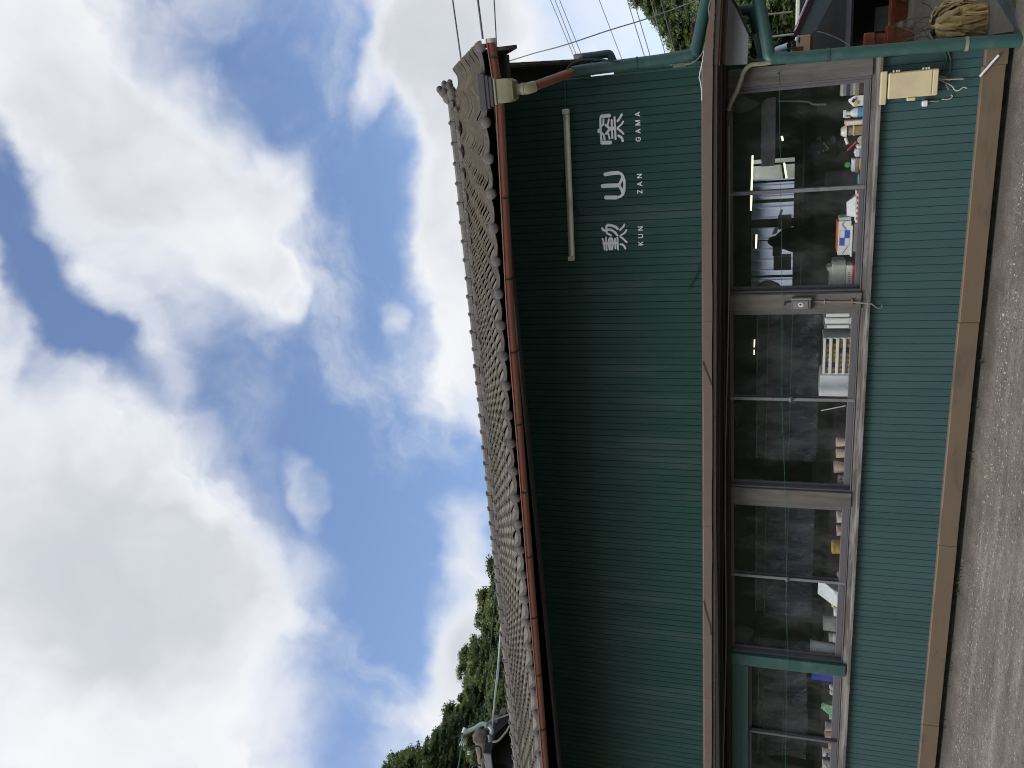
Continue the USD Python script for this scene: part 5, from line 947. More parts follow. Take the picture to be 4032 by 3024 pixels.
t = thing('tape_roll', 'cream tape roll with an orange centre standing on the sill', 'tape', (0,0,0)); P('tape_ring', moved(turned(lathe([(0.012,-0.014),(0.03,-0.014),(0.03,0.014),(0.012,0.014)], 20), 90, axis=(1,0,0)), (-0.640, 0.14, SH+0.031)), 'cream_grey', t, smooth=30); P('tape_core', moved(turned(lathe([(0.001,-0.016),(0.0118,-0.016),(0.0118,0.016),(0.001,0.016)], 14), 90, axis=(1,0,0)), (-0.640, 0.14, SH+0.031)), 'orange', t, smooth=30)
obj('cloth_roll', rough(cbox(-0.700, -0.672, 0.12, 0.22, SH, 1.012, 0.01), 0.003, 40, 3), 'paper_white', label='folded white cloth next to the tape roll', cat='cloth')
obj('white_tube', turned(tube([(-0.645,0.2,1.055),(-0.645,0.2,1.105)], 0.012, 12), 70, (-0.645,0.2,1.08), (0,1,0)), 'white_plastic', smooth=35, label='short white tube lying on top above the tape roll', cat='tube')
obj('red_pen', tube([(-0.655,0.18,1.012),(-0.715,0.18,1.075)], 0.006, 8), 'red', label='slanting red and white pen above the clutter', cat='pen')
obj('bottle_small', moved(lathe([(0.001,0),(0.018,0),(0.018,0.05),(0.010,0.065),(0.010,0.08),(0.001,0.08)], 14), (-0.728, 0.17, SH)), 'white_plastic', smooth=35, label='small translucent bottle on the sill right of the pale box', cat='bottle')
obj('pale_box', cbox(-0.763, -0.707, 0.14, 0.24, SH+0.04, 1.018, 0.004), 'white_plastic', label='pale box leaning among the clutter', cat='box'); obj('speckled_box', cbox(-0.766, -0.702, 0.125, 0.25, SH, SH+0.0395, 0.003), 'cable_grey', label='speckled grey box under the pale box', cat='box')
for nm, x0, x1, z0_, z1_, mt, lab in (('yellow_tray', -0.862, -0.772, SH, SH+0.022, 'red', 'red strip under the yellow case'), ('yellow_case', -0.860, -0.774, SH+0.0225, SH+0.040, 'yellow', 'flat yellow case on the sill left of the speckled box'), ('grey_case', -0.885, -0.772, SH+0.0405, SH+0.066, 'cable_grey', 'grey case on the yellow case'), ('white_case', -0.872, -0.778, SH+0.0665, SH+0.093, 'white_plastic', 'white case on top of the grey case')):
    obj(nm, cbox(x0, x1, 0.13, 0.24, z0_, z1_, 0.004), mt, label=lab, cat='case')
obj('green_ball', ball((-0.83, 0.24, 1.062), 0.022, 2), 'green_plastic', smooth=True, label='bright green ball behind the white case', cat='ball')
obj('teal_dish', moved(lathe([(0.001,0),(0.038,0),(0.044,0.028),(0.041,0.028),(0.036,0.004),(0.001,0.004)], 20), (-0.938, 0.18, SH+0.012)), 'teal_paint', smooth=35, label='teal dish on the sill beside the meeting stile', cat='dish')
# left pane of the first window
t = thing('checked_tray', 'red and white checked tray edge lying on the sill', 'tray', (0,0,0)); P('tray_body', cbox(-1.265, -1.02, 0.117, 0.27, SH+0.02, SH+0.05, 0.002), 'paper_white', t)
for i in range(12):
    for j in range(2):
        if (i+j) % 2 == 0: P('check', cbox(-1.262+i*0.0202, -1.262+(i+1)*0.0202-0.0004, 0.1145, 0.1165, SH+0.0225+j*0.0132, SH+0.0355+j*0.0132, 0.0003), 'red', t)
obj('white_bag', rough(hull([(-1.06,0.13,SH+0.051),(-1.225,0.13,SH+0.051),(-1.06,0.26,SH+0.051),(-1.225,0.26,SH+0.051),(-1.075,0.16,1.03),(-1.11,0.17,1.062),(-1.14,0.2,1.045),(-1.19,0.17,1.05),(-1.22,0.18,1.058)]), 0.008, 25, 6), 'cloth_white', smooth=25, label='crumpled white plastic bag on the checked tray', cat='bag')
obj('clear_tray', join(cbox(-1.49, -1.27, 0.117, 0.30, SH, SH+0.008, 0.002), cbox(-1.49, -1.27, 0.117, 0.122, SH+0.0081, SH+0.058, 0.002), cbox(-1.495, -1.4901, 0.117, 0.30, SH, SH+0.058, 0.002)), 'cable_grey', label='low grey tray under the white carton', cat='tray')
t = thing('white_carton', 'long white carton with blue squares and a blue stripe on the sill', 'carton', (0,0,0))
P('carton_body', cbox(-1.535, -1.262, 0.20, 0.36, 1.018, 1.112, 0.003), 'paper_white', t); P('carton_top', cbox(-1.50, -1.266, 0.205, 0.355, 1.1125, 1.122, 0.002), 'orange', t); P('carton_end', rough(cbox(-1.2615, -1.232, 0.205, 0.35, 1.02, 1.11, 0.006), 0.003, 30, 2), 'cream_grey', t)
for x0, z0_ in ((-1.397, 1.028), (-1.458, 1.066)): P('blue_square', cbox(x0-0.0, x0+0.060, 0.1975, 0.1995, z0_, z0_+0.037, 0.0003), 'blue_print', t)
for x0, z0_ in ((-1.397, 1.0655), (-1.458, 1.0285)): P('outline', join(*[cbox(a_, b_, 0.198, 0.1995, c_, d_, 0.0002) for a_, b_, c_, d_ in ((x0, x0+0.06, z0_, z0_+0.0012), (x0, x0+0.06, z0_+0.0355, z0_+0.0367), (x0, x0+0.0012, z0_+0.0013, z0_+0.0354), (x0+0.0588, x0+0.06, z0_+0.0013, z0_+0.0354))]), 'blue_print', t)
P('blue_stripe', prism([(-1.472, 1.040), (-1.462, 1.040), (-1.520, 1.078), (-1.530, 1.078)], 0.1975, 0.1995, 'y'), 'blue_print', t)
P('cord', tube(smooth_path([(-1.262,0.196,1.07),(-1.29,0.196,1.085),(-1.33,0.196,1.058),(-1.345,0.196,1.05)], 5), 0.002, 5), 'navy', t)
obj('white_packet', cbox(-1.55, -1.30, 0.19, 0.35, 1.0045, 1.0175, 0.003), 'paper_white', label='flat white packet under the long carton', cat='packet')
t = thing('grey_machine', 'cream grey desk machine with a lifted lid on the sill', 'machine', (0,0,0))
P('machine_body', cbox(-1.808, -1.605, 0.17, 0.34, 1.043, 1.152, 0.008), 'cream_grey', t); P('machine_side', cbox(-1.6045, -1.576, 0.175, 0.335, 1.047, 1.148, 0.006), 'cable_grey', t); P('machine_lid', prism([(-1.80,1.1525),(-1.625,1.1525),(-1.632,1.187),(-1.648,1.188),(-1.668,1.17),(-1.80,1.168)], 0.18, 0.33, 'y'), 'cream_grey', t)
t = thing('red_edged_box', 'white box with a bright red lower edge under the grey machine', 'box', (0,0,0)); P('box_body', cbox(-1.808, -1.615, 0.165, 0.34, SH+0.0505, 1.042, 0.003), 'paper_white', t); P('red_edge', cbox(-1.810, -1.613, 0.163, 0.342, SH+0.030, SH+0.050, 0.002), 'red', t)
P('red_print', join(*[cbox(-1.79+0.016*k, -1.782+0.016*k, 0.1635, 0.1648, 1.015, 1.027, 0.0002) for k in range(8)]), 'red', t)
obj('grey_block', cbox(-1.80, -1.52, 0.16, 0.34, SH, SH+0.0295, 0.003), 'room_grey', label='dark base under the red edged box', cat='block')
# second window
for i, (x0, x1, zt, mt, lab) in enumerate(((-2.05,-1.96,1.205,'room_grey','grey folder standing at the right end of the second window'), (-2.10,-2.052,1.19,'paper_white','white folder beside the grey folder'), (-2.145,-2.105,1.195,'cable_grey','striped folder left of the white folder'))):
    t = thing('folder', lab, 'folder', (0,0,0), group='folders standing in the second window'); P('cover', cbox(x0, x1, 0.16, 0.36, SH, zt, 0.003), mt, t); P('paper', cbox(x0+0.008, x1-0.008, 0.157, 0.1595, SH+0.06, zt-0.02, 0.0006), 'paper_white', t)
t = thing('white_rack', 'white slatted crate holding rows of amber bottles in the second window', 'crate', (0,0,0))
zr = [0.955, 1.002, 1.047, 1.060, 1.107, 1.120, 1.163, 1.176, 1.198]
for z0_, z1_ in ((SH, 0.993), (1.020, 1.045), (1.074, 1.099), (1.127, 1.152), (1.178, 1.199)): P('slat', cbox(-2.545, -2.222, 0.150, 0.158, z0_, z1_, 0.003), 'white_plastic', t)
P('crate_end', cbox(-2.547, -2.536, 0.1585, 0.40, SH, 1.199, 0.003), 'white_plastic', t); P('crate_end', cbox(-2.231, -2.220, 0.1585, 0.40, SH, 1.199, 0.003), 'white_plastic', t); P('crate_back', cbox(-2.5355, -2.2315, 0.39, 0.40, SH, 1.199, 0.003), 'room_grey', t)
for z0_ in (0.994, 1.046, 1.100, 1.153):
    for k in range(7): P('bottle', moved(turned(lathe([(0.001,0),(0.019,0.002),(0.020,0.01),(0.019,0.09),(0.001,0.095)], 10), 90, axis=(1,0,0)), (-2.252-k*0.0425, 0.262, z0_+0.013)), 'amber' if (k*3+int(z0_*100)) % 5 else 'red_dark', t, smooth=35)
obj('white_box', cbox(-2.792, -2.550, 0.15, 0.40, SH, 1.215, 0.006), 'white_plastic', label='plain white box left of the slatted crate in the second window', cat='box')
obj('white_stick', tube([onY('E', 1105, 968, 0.12), onY('E', 1308, 928, 0.12)], 0.004, 6), 'white_plastic', label='thin white stick leaning in the left pane of the second window', cat='stick')
def cup(label, x, r, h, mt='bisque', prof=None, name='cup', cat='cup', group=None, z=SH, y=0.2, deco=None):
    pr = prof or [(0.001,0),(r*0.62,0),(r*0.72,h*0.2),(r*0.92,h*0.7),(r,h),(r*0.93,h),(r*0.84,h*0.7),(r*0.6,0.012),(0.001,0.012)]
    t = thing(name, label, cat, (x, y, z), 0, group); P('cup_body', lathe(pr, 24), mt, t, smooth=35)
    if deco:
        for a_, zz, sz, m_ in deco:
            rr = float(np.interp(zz, [p[1] for p in pr[1:5]], [p[0] for p in pr[1:5]])) if len(pr) > 5 else r
            P('painted_mark', (lambda m: m)(ball((rr*math.sin(a_), -rr*math.cos(a_), zz), sz, 1, (1.0, 0.25, 1.3))), m_, t, smooth=True)
    return t
CG = 'unglazed cups on the sill'
cup('pinkish unglazed cup, rightmost of the row in the second window', -3.19, 0.041, 0.118, group=CG); cup('pinkish unglazed cup, second of the row in the second window', -3.297, 0.042, 0.114, group=CG)
cup('stack of two pale cups in the second window', -3.43, 0.058, 0.128, 'bisque', group=CG); cup('speckled cup at the left end of the second window', -3.552, 0.043, 0.09, 'ceramic_white', deco=[(-0.3,0.05,0.012,'navy'),(0.5,0.07,0.012,'red'),(0.2,0.03,0.010,'navy'),(-0.8,0.07,0.012,'navy')])
# third window
cup('pale cup at the right end of the third window', -3.815, 0.036, 0.086, 'ceramic_white'); cup('white dish beside the pale cup in the third window', -3.93, 0.055, 0.085, 'ceramic_white', cat='dish', name='dish'); cup('pinkish bowl edge in the third window', -4.07, 0.05, 0.08, 'bisque', name='bowl', cat='bowl')
t = thing('yellow_tin', 'yellow tin with ribbed rim in the third window', 'tin', (-4.242, 0.2, SH)); P('tin_body', lathe([(0.001,0),(0.062,0),(0.062,0.05),(0.060,0.054),(0.062,0.058),(0.062,0.092),(0.066,0.096),(0.066,0.11),(0.058,0.112),(0.001,0.108)], 24), 'amber', t, smooth=30); P('tin_lid', lathe([(0.001,0.1125),(0.05,0.1125),(0.052,0.118),(0.001,0.118)], 24), 'yellow', t, smooth=30)
obj('clear_bottle', moved(lathe([(0.001,0),(0.03,0),(0.03,0.05),(0.012,0.064),(0.001,0.064)], 16), (-4.53, 0.2, SH)), 'cable_grey', smooth=35, label='low grey bottle right of the meeting stile in the third window', cat='bottle')
t = thing('white_rag', 'white cloth draped over a peaked frame in the third window', 'cloth', (0,0,0)); P('cloth_body', rough(hull([(-4.575,0.2,1.17),(-4.762,0.2,1.165),(-4.66,0.12,1.04),(-4.60,0.14,1.12),(-4.69,0.12,0.99),(-4.70,0.12,SH),(-4.86,0.12,SH),(-4.852,0.16,1.03),(-4.69,0.3,SH),(-4.86,0.3,SH)]), 0.006, 20, 8), 'cloth_white', t, smooth=25)
obj('yellow_ball', ball((-4.862, 0.18, 1.030), 0.022, 2, (1,1,.8)), 'yellow', smooth=True, label='yellow ball at the foot of the white cloth', cat='ball')
obj('white_jar', moved(lathe([(0.001,0),(0.055,0),(0.055,0.066),(0.05,0.075),(0.001,0.075)], 20), (-4.945, 0.22, SH)), 'white_plastic', smooth=35, label='low white jar between the cloth and the tin can', cat='jar')
t = thing('tin_can', 'dirty open tin can splashed with glaze in the third window', 'can', (-5.085, 0.2, SH)); P('can_body', lathe([(0.001,0),(0.072,0),(0.072,0.05),(0.07,0.054),(0.072,0.058),(0.066,0.15),(0.069,0.155),(0.069,0.165),(0.062,0.165),(0.062,0.05),(0.001,0.05)], 24), 'tin_grey', t, smooth=30)
t = thing('small_jar', 'small jar with cream lid and blue print in the third window', 'jar', (-5.24, 0.2, SH)); P('jar_body', lathe([(0.001,0),(0.045,0),(0.047,0.01),(0.047,0.07),(0.04,0.078),(0.001,0.078)], 20), 'white_plastic', t, smooth=35); P('jar_lid', lathe([(0.001,0.0785),(0.044,0.0785),(0.044,0.108),(0.001,0.110)], 20), 'cream_grey', t, smooth=30); P('print', lathe([(0.0475,0.02),(0.0478,0.02),(0.0478,0.055),(0.0475,0.055)], 20), 'sheet_blue', t)
t = thing('white_bucket', 'tall white plastic beaker at the left end of the third window', 'bucket', (-5.395, 0.21, SH)); P('bucket_body', lathe([(0.001,0.05),(0.062,0.05),(0.064,0.055),(0.076,0.262),(0.080,0.264),(0.080,0.270),(0.072,0.268),(0.06,0.06),(0.001,0.06)], 24), 'white_plastic', t, smooth=35); P('bucket_stand', lathe([(0.001,0),(0.05,0),(0.05,0.049),(0.001,0.049)], 16), 'brown_cloth', t, smooth=35)
# fourth window
obj('blue_sheet', cbox(-5.728, -5.575, 0.16, 0.175, SH, 1.198, 0.002), 'cobalt', label='blue plastic sheet at the right edge of the green framed window', cat='sheet')
cup('small cream ball topped jar, right of a pair in the left window', -5.82, 0.030, 0.085, 'cream_grey', [(0.001,0),(0.02,0),(0.022,0.03),(0.03,0.055),(0.026,0.078),(0.012,0.087),(0.001,0.088)], 'small_jar', 'jar'); cup('small cream ball topped jar, left of a pair in the left window', -5.885, 0.030, 0.08, 'cream_grey', [(0.001,0),(0.02,0),(0.022,0.03),(0.030,0.052),(0.026,0.073),(0.012,0.081),(0.001,0.082)], 'small_jar', 'jar')
obj('green_bag', rough(hull([(-6.02,0.14,SH),(-6.155,0.14,SH),(-6.02,0.26,SH),(-6.155,0.26,SH),(-6.01,0.17,1.06),(-6.03,0.2,1.085),(-6.06,0.17,1.102),(-6.10,0.2,1.09),(-6.14,0.17,1.02)]), 0.010, 30, 9), 'leaf_bag', smooth=25, label='leafy green printed bag in the left window', cat='bag')
cup('small white cup left of the green bag', -6.185, 0.028, 0.075, 'ceramic_white')
cup('plain pinkish cup right of the stile in the left window', -6.312, 0.046, 0.107, group=CG); cup('plain pinkish cup behind the stile in the left window', -6.42, 0.046, 0.107, group=CG)
cup('low pinkish bowl left of the stile in the left window', -6.53, 0.055, 0.07, name='bowl', cat='bowl')
cup('white cup painted with dark leaves in the left window', -6.645, 0.045, 0.123, 'ceramic_white', deco=[(-0.2,0.085,0.014,'navy'),(0.35,0.08,0.013,'navy'),(0.0,0.05,0.012,'navy'),(0.6,0.045,0.012,'navy'),(-0.6,0.05,0.013,'navy'),(-0.9,0.09,0.012,'navy')])
cup('cup with orange rim and brown dots at the left edge of the left window', -6.80, 0.050, 0.12, 'ceramic_white', deco=[(-0.3,0.11,0.018,'orange'),(0.2,0.08,0.008,'brown_trim'),(-0.1,0.06,0.008,'brown_trim'),(0.5,0.05,0.008,'brown_trim'),(-0.5,0.075,0.008,'brown_trim'),(0.1,0.03,0.008,'navy'),(0.6,0.09,0.008,'brown_trim')])

# ================================================================== behind the workshop, seen through the rear window
t = thing('blue_shed', 'shed with pale blue ribbed metal wall seen through the rear window', 'building', (0,0,0))
P('wall', box(-6.5, -1.9, 8.6, 8.7, -0.05, 2.13), 'sheet_blue', t)
for k in range(24): P('wall_rib', cbox(-6.4+k*0.19, -6.37+k*0.19, 8.575, 8.599, 0.0, 2.12, 0.004), 'sheet_blue', t)
P('eave', cbox(-6.7, -1.7, 8.3, 8.9, 2.135, 2.20, 0.01), 'navy', t); P('roof', box(-6.7, -1.7, 8.3, 12.0, 2.2005, 2.26), 'pale_wall', t)
wl = thing('retaining_wall', 'pale mossy concrete retaining wall behind the workshop', 'wall', (0,0,0)); P('wall_face', cbox(-14, -0.6, 13.0, 13.4, -0.05, 2.6, 0.03), 'pale_wall', wl)
for k in range(4):
    a_, b_ = [((640,330),(585,720)),((660,360),(600,720)),((700,300),(640,640)),((730,420),(660,700))][k]
    p, q_ = onY('n2', a_[1] if False else a_[0], a_[1], 6.5+0.1*k), onY('n2', b_[0]+40, b_[1], 6.5+0.1*k)
    obj('white_pipe', tube([onY('n2', 740-12*k, 310+10*k, 6.5+0.12*k), onY('n2', 590+18*k, 715-6*k, 6.5+0.12*k)], 0.022, 8), 'white_plastic', label=['uppermost of the slanting white pipes outside the rear window','second slanting white pipe outside the rear window','third slanting white pipe outside the rear window','lowest of the slanting white pipes outside the rear window'][k], cat='pipe', group='white pipes stacked outside the rear window')

# ================================================================== right of the corner
sh = thing('side_shed', 'low shed with slanting grey fascia behind the right corner', 'shed', (0,0,0))
f0, f1 = onY('n4', 610, 625, 4.2), onY('n4', 890, 0, 4.2); g0, g1 = onY('n4', 925, 560, 4.2), onY('n4', 1222, 0, 4.2)
def lerp_line(p, q_, x): return p + (q_-p)*((x-p[0])/(q_[0]-p[0]))
xa, xb = f0[0], 2.4
A0, A1, B0, B1 = lerp_line(f0, f1, xa), lerp_line(f0, f1, xb), lerp_line(g0, g1, xa+0.03), lerp_line(g0, g1, xb)
P('fascia', prism([(A0[0], A0[2]), (A1[0], A1[2]), (B1[0], B1[2]), (B0[0], B0[2])], 4.20, 4.225, 'y'), 'slat_grey', sh)
P('roof_edge', prism([(A0[0]-0.01, A0[2]+0.004), (A1[0], A1[2]+0.004), (A1[0], A1[2]+0.052), (A0[0]-0.01, A0[2]+0.052)], 4.17, 4.235, 'y'), 'red_dark', sh)
P('roof_sheet', hull([(A0[0]+0.05, 4.24, A0[2]+0.03), (A1[0], 4.24, A1[2]+0.05), (A1[0], 8.0, A1[2]+0.14), (A0[0]+0.05, 4.24, A0[2]+0.044), (A1[0], 4.24, A1[2]+0.064), (A1[0], 8.0, A1[2]+0.154)]), 'sheet_blue', sh)
P('back_wall', box(0.10, 2.4, 7.6, 7.7, -0.02, 1.30), 'room_dark', sh); P('side_wall', box(2.4, 2.5, 4.3, 7.7, -0.02, 1.1), 'room_dark', sh)
P('shelf', box(0.10, 2.39, 6.6, 7.59, 0.60, 0.63), 'room_dark', sh)
t = thing('wall_box', 'tan box with a white vented top beside the shed fascia', 'utility box', (0,0,0))
c0, c1 = onY('n4', 668, 615, 3.4), onY('n4', 840, 900, 3.4); e0 = onY('n4', 604, 640, 3.4)
P('box_body', cbox(c1[0]-0.005, c0[0], 3.40, 3.60, c1[2], c0[2], 0.004), 'peach', t); P('box_top', cbox(c1[0]-0.005, c0[0]-0.003, 3.41, 3.60, c0[2]+0.0005, e0[2], 0.004), 'cream_grey', t)
for a_, b_, c_, d_ in ((640,652,668,690),(636,692,664,745),(640,840,664,870)): u_, w_ = onY('n4', a_, b_, 3.405), onY('n4', c_, d_, 3.405); P('vent', box(w_[0], u_[0], 3.402, 3.4095, w_[2], u_[2]), 'navy', t)
P('bracket', cbox(c1[0], c0[0]+0.02, 3.42, 3.6, c1[2]-0.03, c1[2]-0.001, 0.004), 'rust', t)
obj('white_pole', tube([onY('n4', 140, 645, 4.4), onY('n4', 610, 590, 4.4)], 0.012, 8), 'white_plastic', label='short white pole standing on the shed roof', cat='pole')
obj('thin_pole', tube([onY('n4', 20, 262, 6.0), onY('n4', 530, 205, 6.0)], 0.012, 8), 'bisque', label='thin pinkish pole among the trees', cat='pole')
t = thing('pipe_end', 'pale open pipe end pointing out beside the tan box', 'pipe', (0,0,0)); u_, w_ = onY('n4', 480, 785, 2.6), onY('n4', 265, 860, 2.9)
P('pipe_length', tube([w_, u_], 0.030, 14, caps=False), 'pvc_pale', t, smooth=40); P('pipe_bore', tube([w_ + (u_-w_)*0.96, w_ + (u_-w_)*0.97], 0.027, 14), 'black_wood', t); P('bracket', cbox(u_[0]-0.1, u_[0]-0.02, 2.7, 2.78, u_[2]-0.14, u_[2]-0.03, 0.004), 'rust', t)
p = onY('n4', 560, 760, 3.3); obj('brown_post', cbox(p[0]-0.05, p[0]+0.04, 3.62, 3.66, p[2]-0.09, p[2]+0.03, 0.004), 'brown_cloth', label='short dark brown timber end behind the tan box', cat='timber')
cable('cable', 'pale cord drooping from the shed fascia into the dark', [onY('n4', a, b, 3.9) for a, b in ((955,555),(1060,570),(1200,620),(1340,680),(1440,740),(1530,800))], 0.006, 'wire_pale')
bk = thing('far_wall', 'low pale concrete wall below the wooded slope', 'wall', (0,0,0)); u_, w_ = onY('n4', 590, 300, 16), onY('n4', 690, 300, 16)
P('wall_face', cbox(0.2, 16, 16, 16.3, -0.05, u_[2], 0.02), 'pale_wall', bk)
# pots, plank, dried plant, board
def pot(label, x, y, r, h, z=0.0, tilt=0):
    t = thing('terracotta_pot', label, 'flower pot', (x, y, z), 0, 'terracotta pots on the yard'); pr = [(0.001,0),(r*0.68,0),(r*0.86,h*0.72),(r*0.87,h*0.74),(r,h*0.745),(r*1.04,h),(r*0.94,h),(r*0.9,h*0.76),(r*0.6,0.03),(0.001,0.03)]
    P('pot_body', lathe(pr[:5], 24), 'terracotta', t, smooth=35); P('rim', lathe([(r*0.87,h*0.742),(r*1.0,h*0.742),(r*1.04,h),(r*0.94,h),(r*0.82,h*0.4),(0.001,h*0.4)], 24), 'terracotta', t, smooth=35); return t
b1 = onZ('n5', 670, 480, 0.0); pot('terracotta pot standing in front, beside the green pipe', b1[0]-0.02, b1[1], 0.155, 0.30)
b2 = onZ('n5', 660, 200, 0.0); pot('terracotta pot standing behind, further from the green pipe', b2[0]+0.08, b2[1]+0.5, 0.17, 0.20)
pot('upper terracotta pot with tan inside, behind the front pot', b1[0]-0.05, b1[1]+0.9, 0.15, 0.48)
u_, w_ = onZ('n5', 470, 60, 0.0), onZ('n5', 480, 330, 0.0); obj('grey_plank', hull([(x, y, z) for (x, y, z) in ((0.30,6.9,0.02),(0.62,6.9,0.02),(0.30,7.0,0.28),(0.62,7.0,0.28),(0.30,6.95,0.02),(0.62,6.95,0.02),(0.30,7.05,0.28),(0.62,7.05,0.28))]), 'plank', label='grey board leaning at the back of the yard', cat='board')
dp = thing('dried_plant', 'bundle of dried yellow brown leaves drooping over the yard', 'dried plant', (0,0,0)); bb = np.array([0.135, 1.22, 0.0]); gdp = np.random.default_rng(5)
P('core', moved(rough(lathe([(0.001,0),(0.13,0),(0.135,0.08),(0.115,0.23),(0.08,0.33),(0.05,0.375),(0.001,0.38)], 18), 0.015, 12, 3), bb), 'dried_leaf', dp, smooth=40)
for k in range(64):
    a_ = 2*np.pi*k/64*3 + gdp.uniform(-.2,.2); top = gdp.uniform(0.27, 0.41); L = gdp.uniform(0.14, 0.40); w0 = gdp.uniform(0.012, 0.036); n_ = 8; V = []; flare = gdp.uniform(0, 0.07)*(k % 3 == 0)
    for i in range(n_):
        s = i/(n_-1); rr = 0.045 + 0.115*math.sin(min(1, s*1.25)*np.pi/2) + 0.018*gdp.uniform(-1,1) + flare*s*s; zz = max(0.012, top + 0.035*math.sin(s*np.pi) - L*s**1.3); aa = a_ + 0.15*math.sin(s*3+k); ww = w0*math.sin(np.pi*(0.15+0.8*s))
        c = bb + np.array([rr*math.cos(aa), rr*math.sin(aa), zz]); tn = np.array([-math.sin(aa), math.cos(aa), 0]); nn = np.array([math.cos(aa), math.sin(aa), 0.2]); V += [c - tn*ww, c + nn*0.010, c + tn*ww, c - nn*0.002]
    F = []
    for i in range(n_-1):
        for j in range(4): p0, p1 = i*4+j, i*4+(j+1) % 4; F += [(p0, p1, p1+4), (p0, p1+4, p0+4)]
    P('dried_leaf', (np.array(V), np.array(F)), 'dried_leaf', dp, smooth=50)
P('tie', moved(rough(lathe([(0.07,-0.02),(0.085,0),(0.07,0.025)], 16), 0.006, 20, 2), bb+[0,0,0.36]), 'black_wood', dp, smooth=40)
tw = thing('twigs', 'tangle of dry twigs sticking up behind the dried leaf bundle', 'twigs', (0,0,0))
for k in range(16):
    b0 = bb + np.array([gdp.uniform(-0.12,0.12), 0.25, 0.34]); e = b0 + np.array([gdp.uniform(-0.14,0.14), gdp.uniform(-0.05,0.2), gdp.uniform(0.08,0.26)]); P('twig', tube(smooth_path([bb*[1,1,0]+[gdp.uniform(-0.06,0.06),0.25,0.2], b0, (b0+e)/2+gdp.normal(size=3)*0.02, e], 3), [0.004]*9+[0.0015], 5), 'twig', tw)
bd = thing('blue_board', 'dark blue grey board lying on the yard next to the grass', 'board', (0,0,0)); u_ = [onZ('n5', a, b, 0.03) for a, b in ((1835,0),(2010,0),(2130,200),(2110,400),(2040,330))]
P('board_face', prism(Polygon([(p[0], p[1]) for p in u_]).convex_hull, 0.012, 0.03, 'z'), 'blue_steel', bd)
pl = thing('grey_slab', 'pale blue grey slab edge lying beyond the blue board', 'slab', (0,0,0)); u_ = [onZ('n5', a, b, 0.02) for a, b in ((2150,-40),(2260,-40),(2260,330),(2130,400))]; P('slab_face', prism(Polygon([(p[0], p[1]) for p in u_]).convex_hull, 0.002, 0.02, 'z'), 'grey_board', pl)
V, F = [], []; gg = np.random.default_rng(11)
for k in range(500):
    p = onZ('n5', gg.uniform(2000, 2130), gg.uniform(0, 130), 0.0); h = gg.uniform(0.02, 0.05); d = gg.normal(size=2)*0.012; n0 = len(V); V += [(p[0]-0.002, p[1], 0.0), (p[0]+0.002, p[1], 0.0), (p[0]+d[0], p[1]+d[1], h)]; F.append((n0, n0+1, n0+2))
obj('grass', (np.array(V), np.array(F)), 'grass_green', label='small patch of green grass at the edge of the yard', cat='grass', kind='stuff')
c = onZ('n5', 2150, 1090, 0.0); obj('pale_stone', rough(ball(c + [0,0,0.0], 0.055, 2, (0.9, 0.9, 0.28)), 0.006, 25, 4), 'stone', smooth=True, label='flat pale stone on the road near the corner', cat='stone')
c = onZ('L', 1058, 80, 0.0); obj('paper_scrap', hull([c+[0,-0.02,0.004], c+[0.03,-0.01,0.03], c+[-0.02,0.01,0.035], c+[0.02,0.01,0.05], c+[-0.01,-0.02,0.01]]), 'stone', label='scrap of pale wood leaning under the skirting', cat='scrap')
# gravel grains along the wall foot
V, F = [], []; gg = np.random.default_rng(21); ico = trimesh.creation.icosphere(0, 1.0)
n_ = 1500; xs_ = gg.uniform(-8.5, 0.1, n_); ys_ = -np.abs(gg.normal(size=n_))*0.35 - 0.02
for x, y in zip(xs_, ys_):
    r = gg.uniform(0.003, 0.009)*(1.6 if gg.random() < 0.06 else 1); V.append(ico.vertices*r*gg.uniform(0.6, 1.2, 3) + [x, y, r*0.3]); F.append(ico.faces + 12*len(F))
obj('gravel', (np.vstack(V), np.vstack(F)), 'stone', label='loose gravel grains along the foot of the wall', cat='gravel', kind='stuff')

# ================================================================== house beyond the roof on the left
hh = thing('old_house', 'old house with brown tiled ridge and dark gable beyond the left end of the roof', 'house', (0,0,0))
xg = -12.0
ridge_p, back_p, front_p = (5.10, 7.06), (8.6, 5.62), (4.62, 6.90)
P('gable_wall', prism([(4.86, 2.0), (4.86, 6.86), (5.14, 6.94), (8.3, 5.58), (8.3, 2.0)], xg-0.55, xg-0.45, 'x'), 'black_wood', hh)
P('front_wall', box(-22, xg-0.551, 4.86, 4.96, 2.0, 6.84), 'black_wood', hh)
P('fascia_board', cbox(-22, xg+0.02, 4.56, 4.60, 6.70, 6.86, 0.01), 'old_wood_grey', hh)
P('bargeboard', prism([(5.10, 6.98), (8.6, 5.52), (8.6, 5.34), (5.10, 6.80)], xg-0.05, xg, 'x'), 'black_wood', hh); P('bargeboard', prism([(4.60, 6.86), (5.099, 6.98), (5.099, 6.80), (4.60, 6.72)], xg-0.05, xg, 'x'), 'black_wood', hh)
P('roof_deck', join(hull([(x, y, z) for x in (-22, xg-0.001) for y, z in ((5.10,7.0),(8.6,5.56),(5.10,6.985),(8.6,5.545))]), hull([(x, y, z) for x in (-22, xg-0.001) for y, z in ((5.10,7.0),(4.58,6.87),(5.10,6.985),(4.58,6.855))])), 'old_tile', hh)
for k in range(26):
    x = xg - 0.12 - k*0.27
    P('roof_tile', tube([(x, 4.55, 6.885), (x, 5.0, 7.0)], 0.065, 8), 'old_tile', hh, smooth=40)
for k in range(15):
    y0 = 5.15 + k*0.232; z0 = 7.02 - k*0.0955; P('verge_tile', cbox(xg-0.16, xg+0.05, y0, y0+0.21, z0-0.09, z0+0.045, 0.02), 'old_tile', hh)
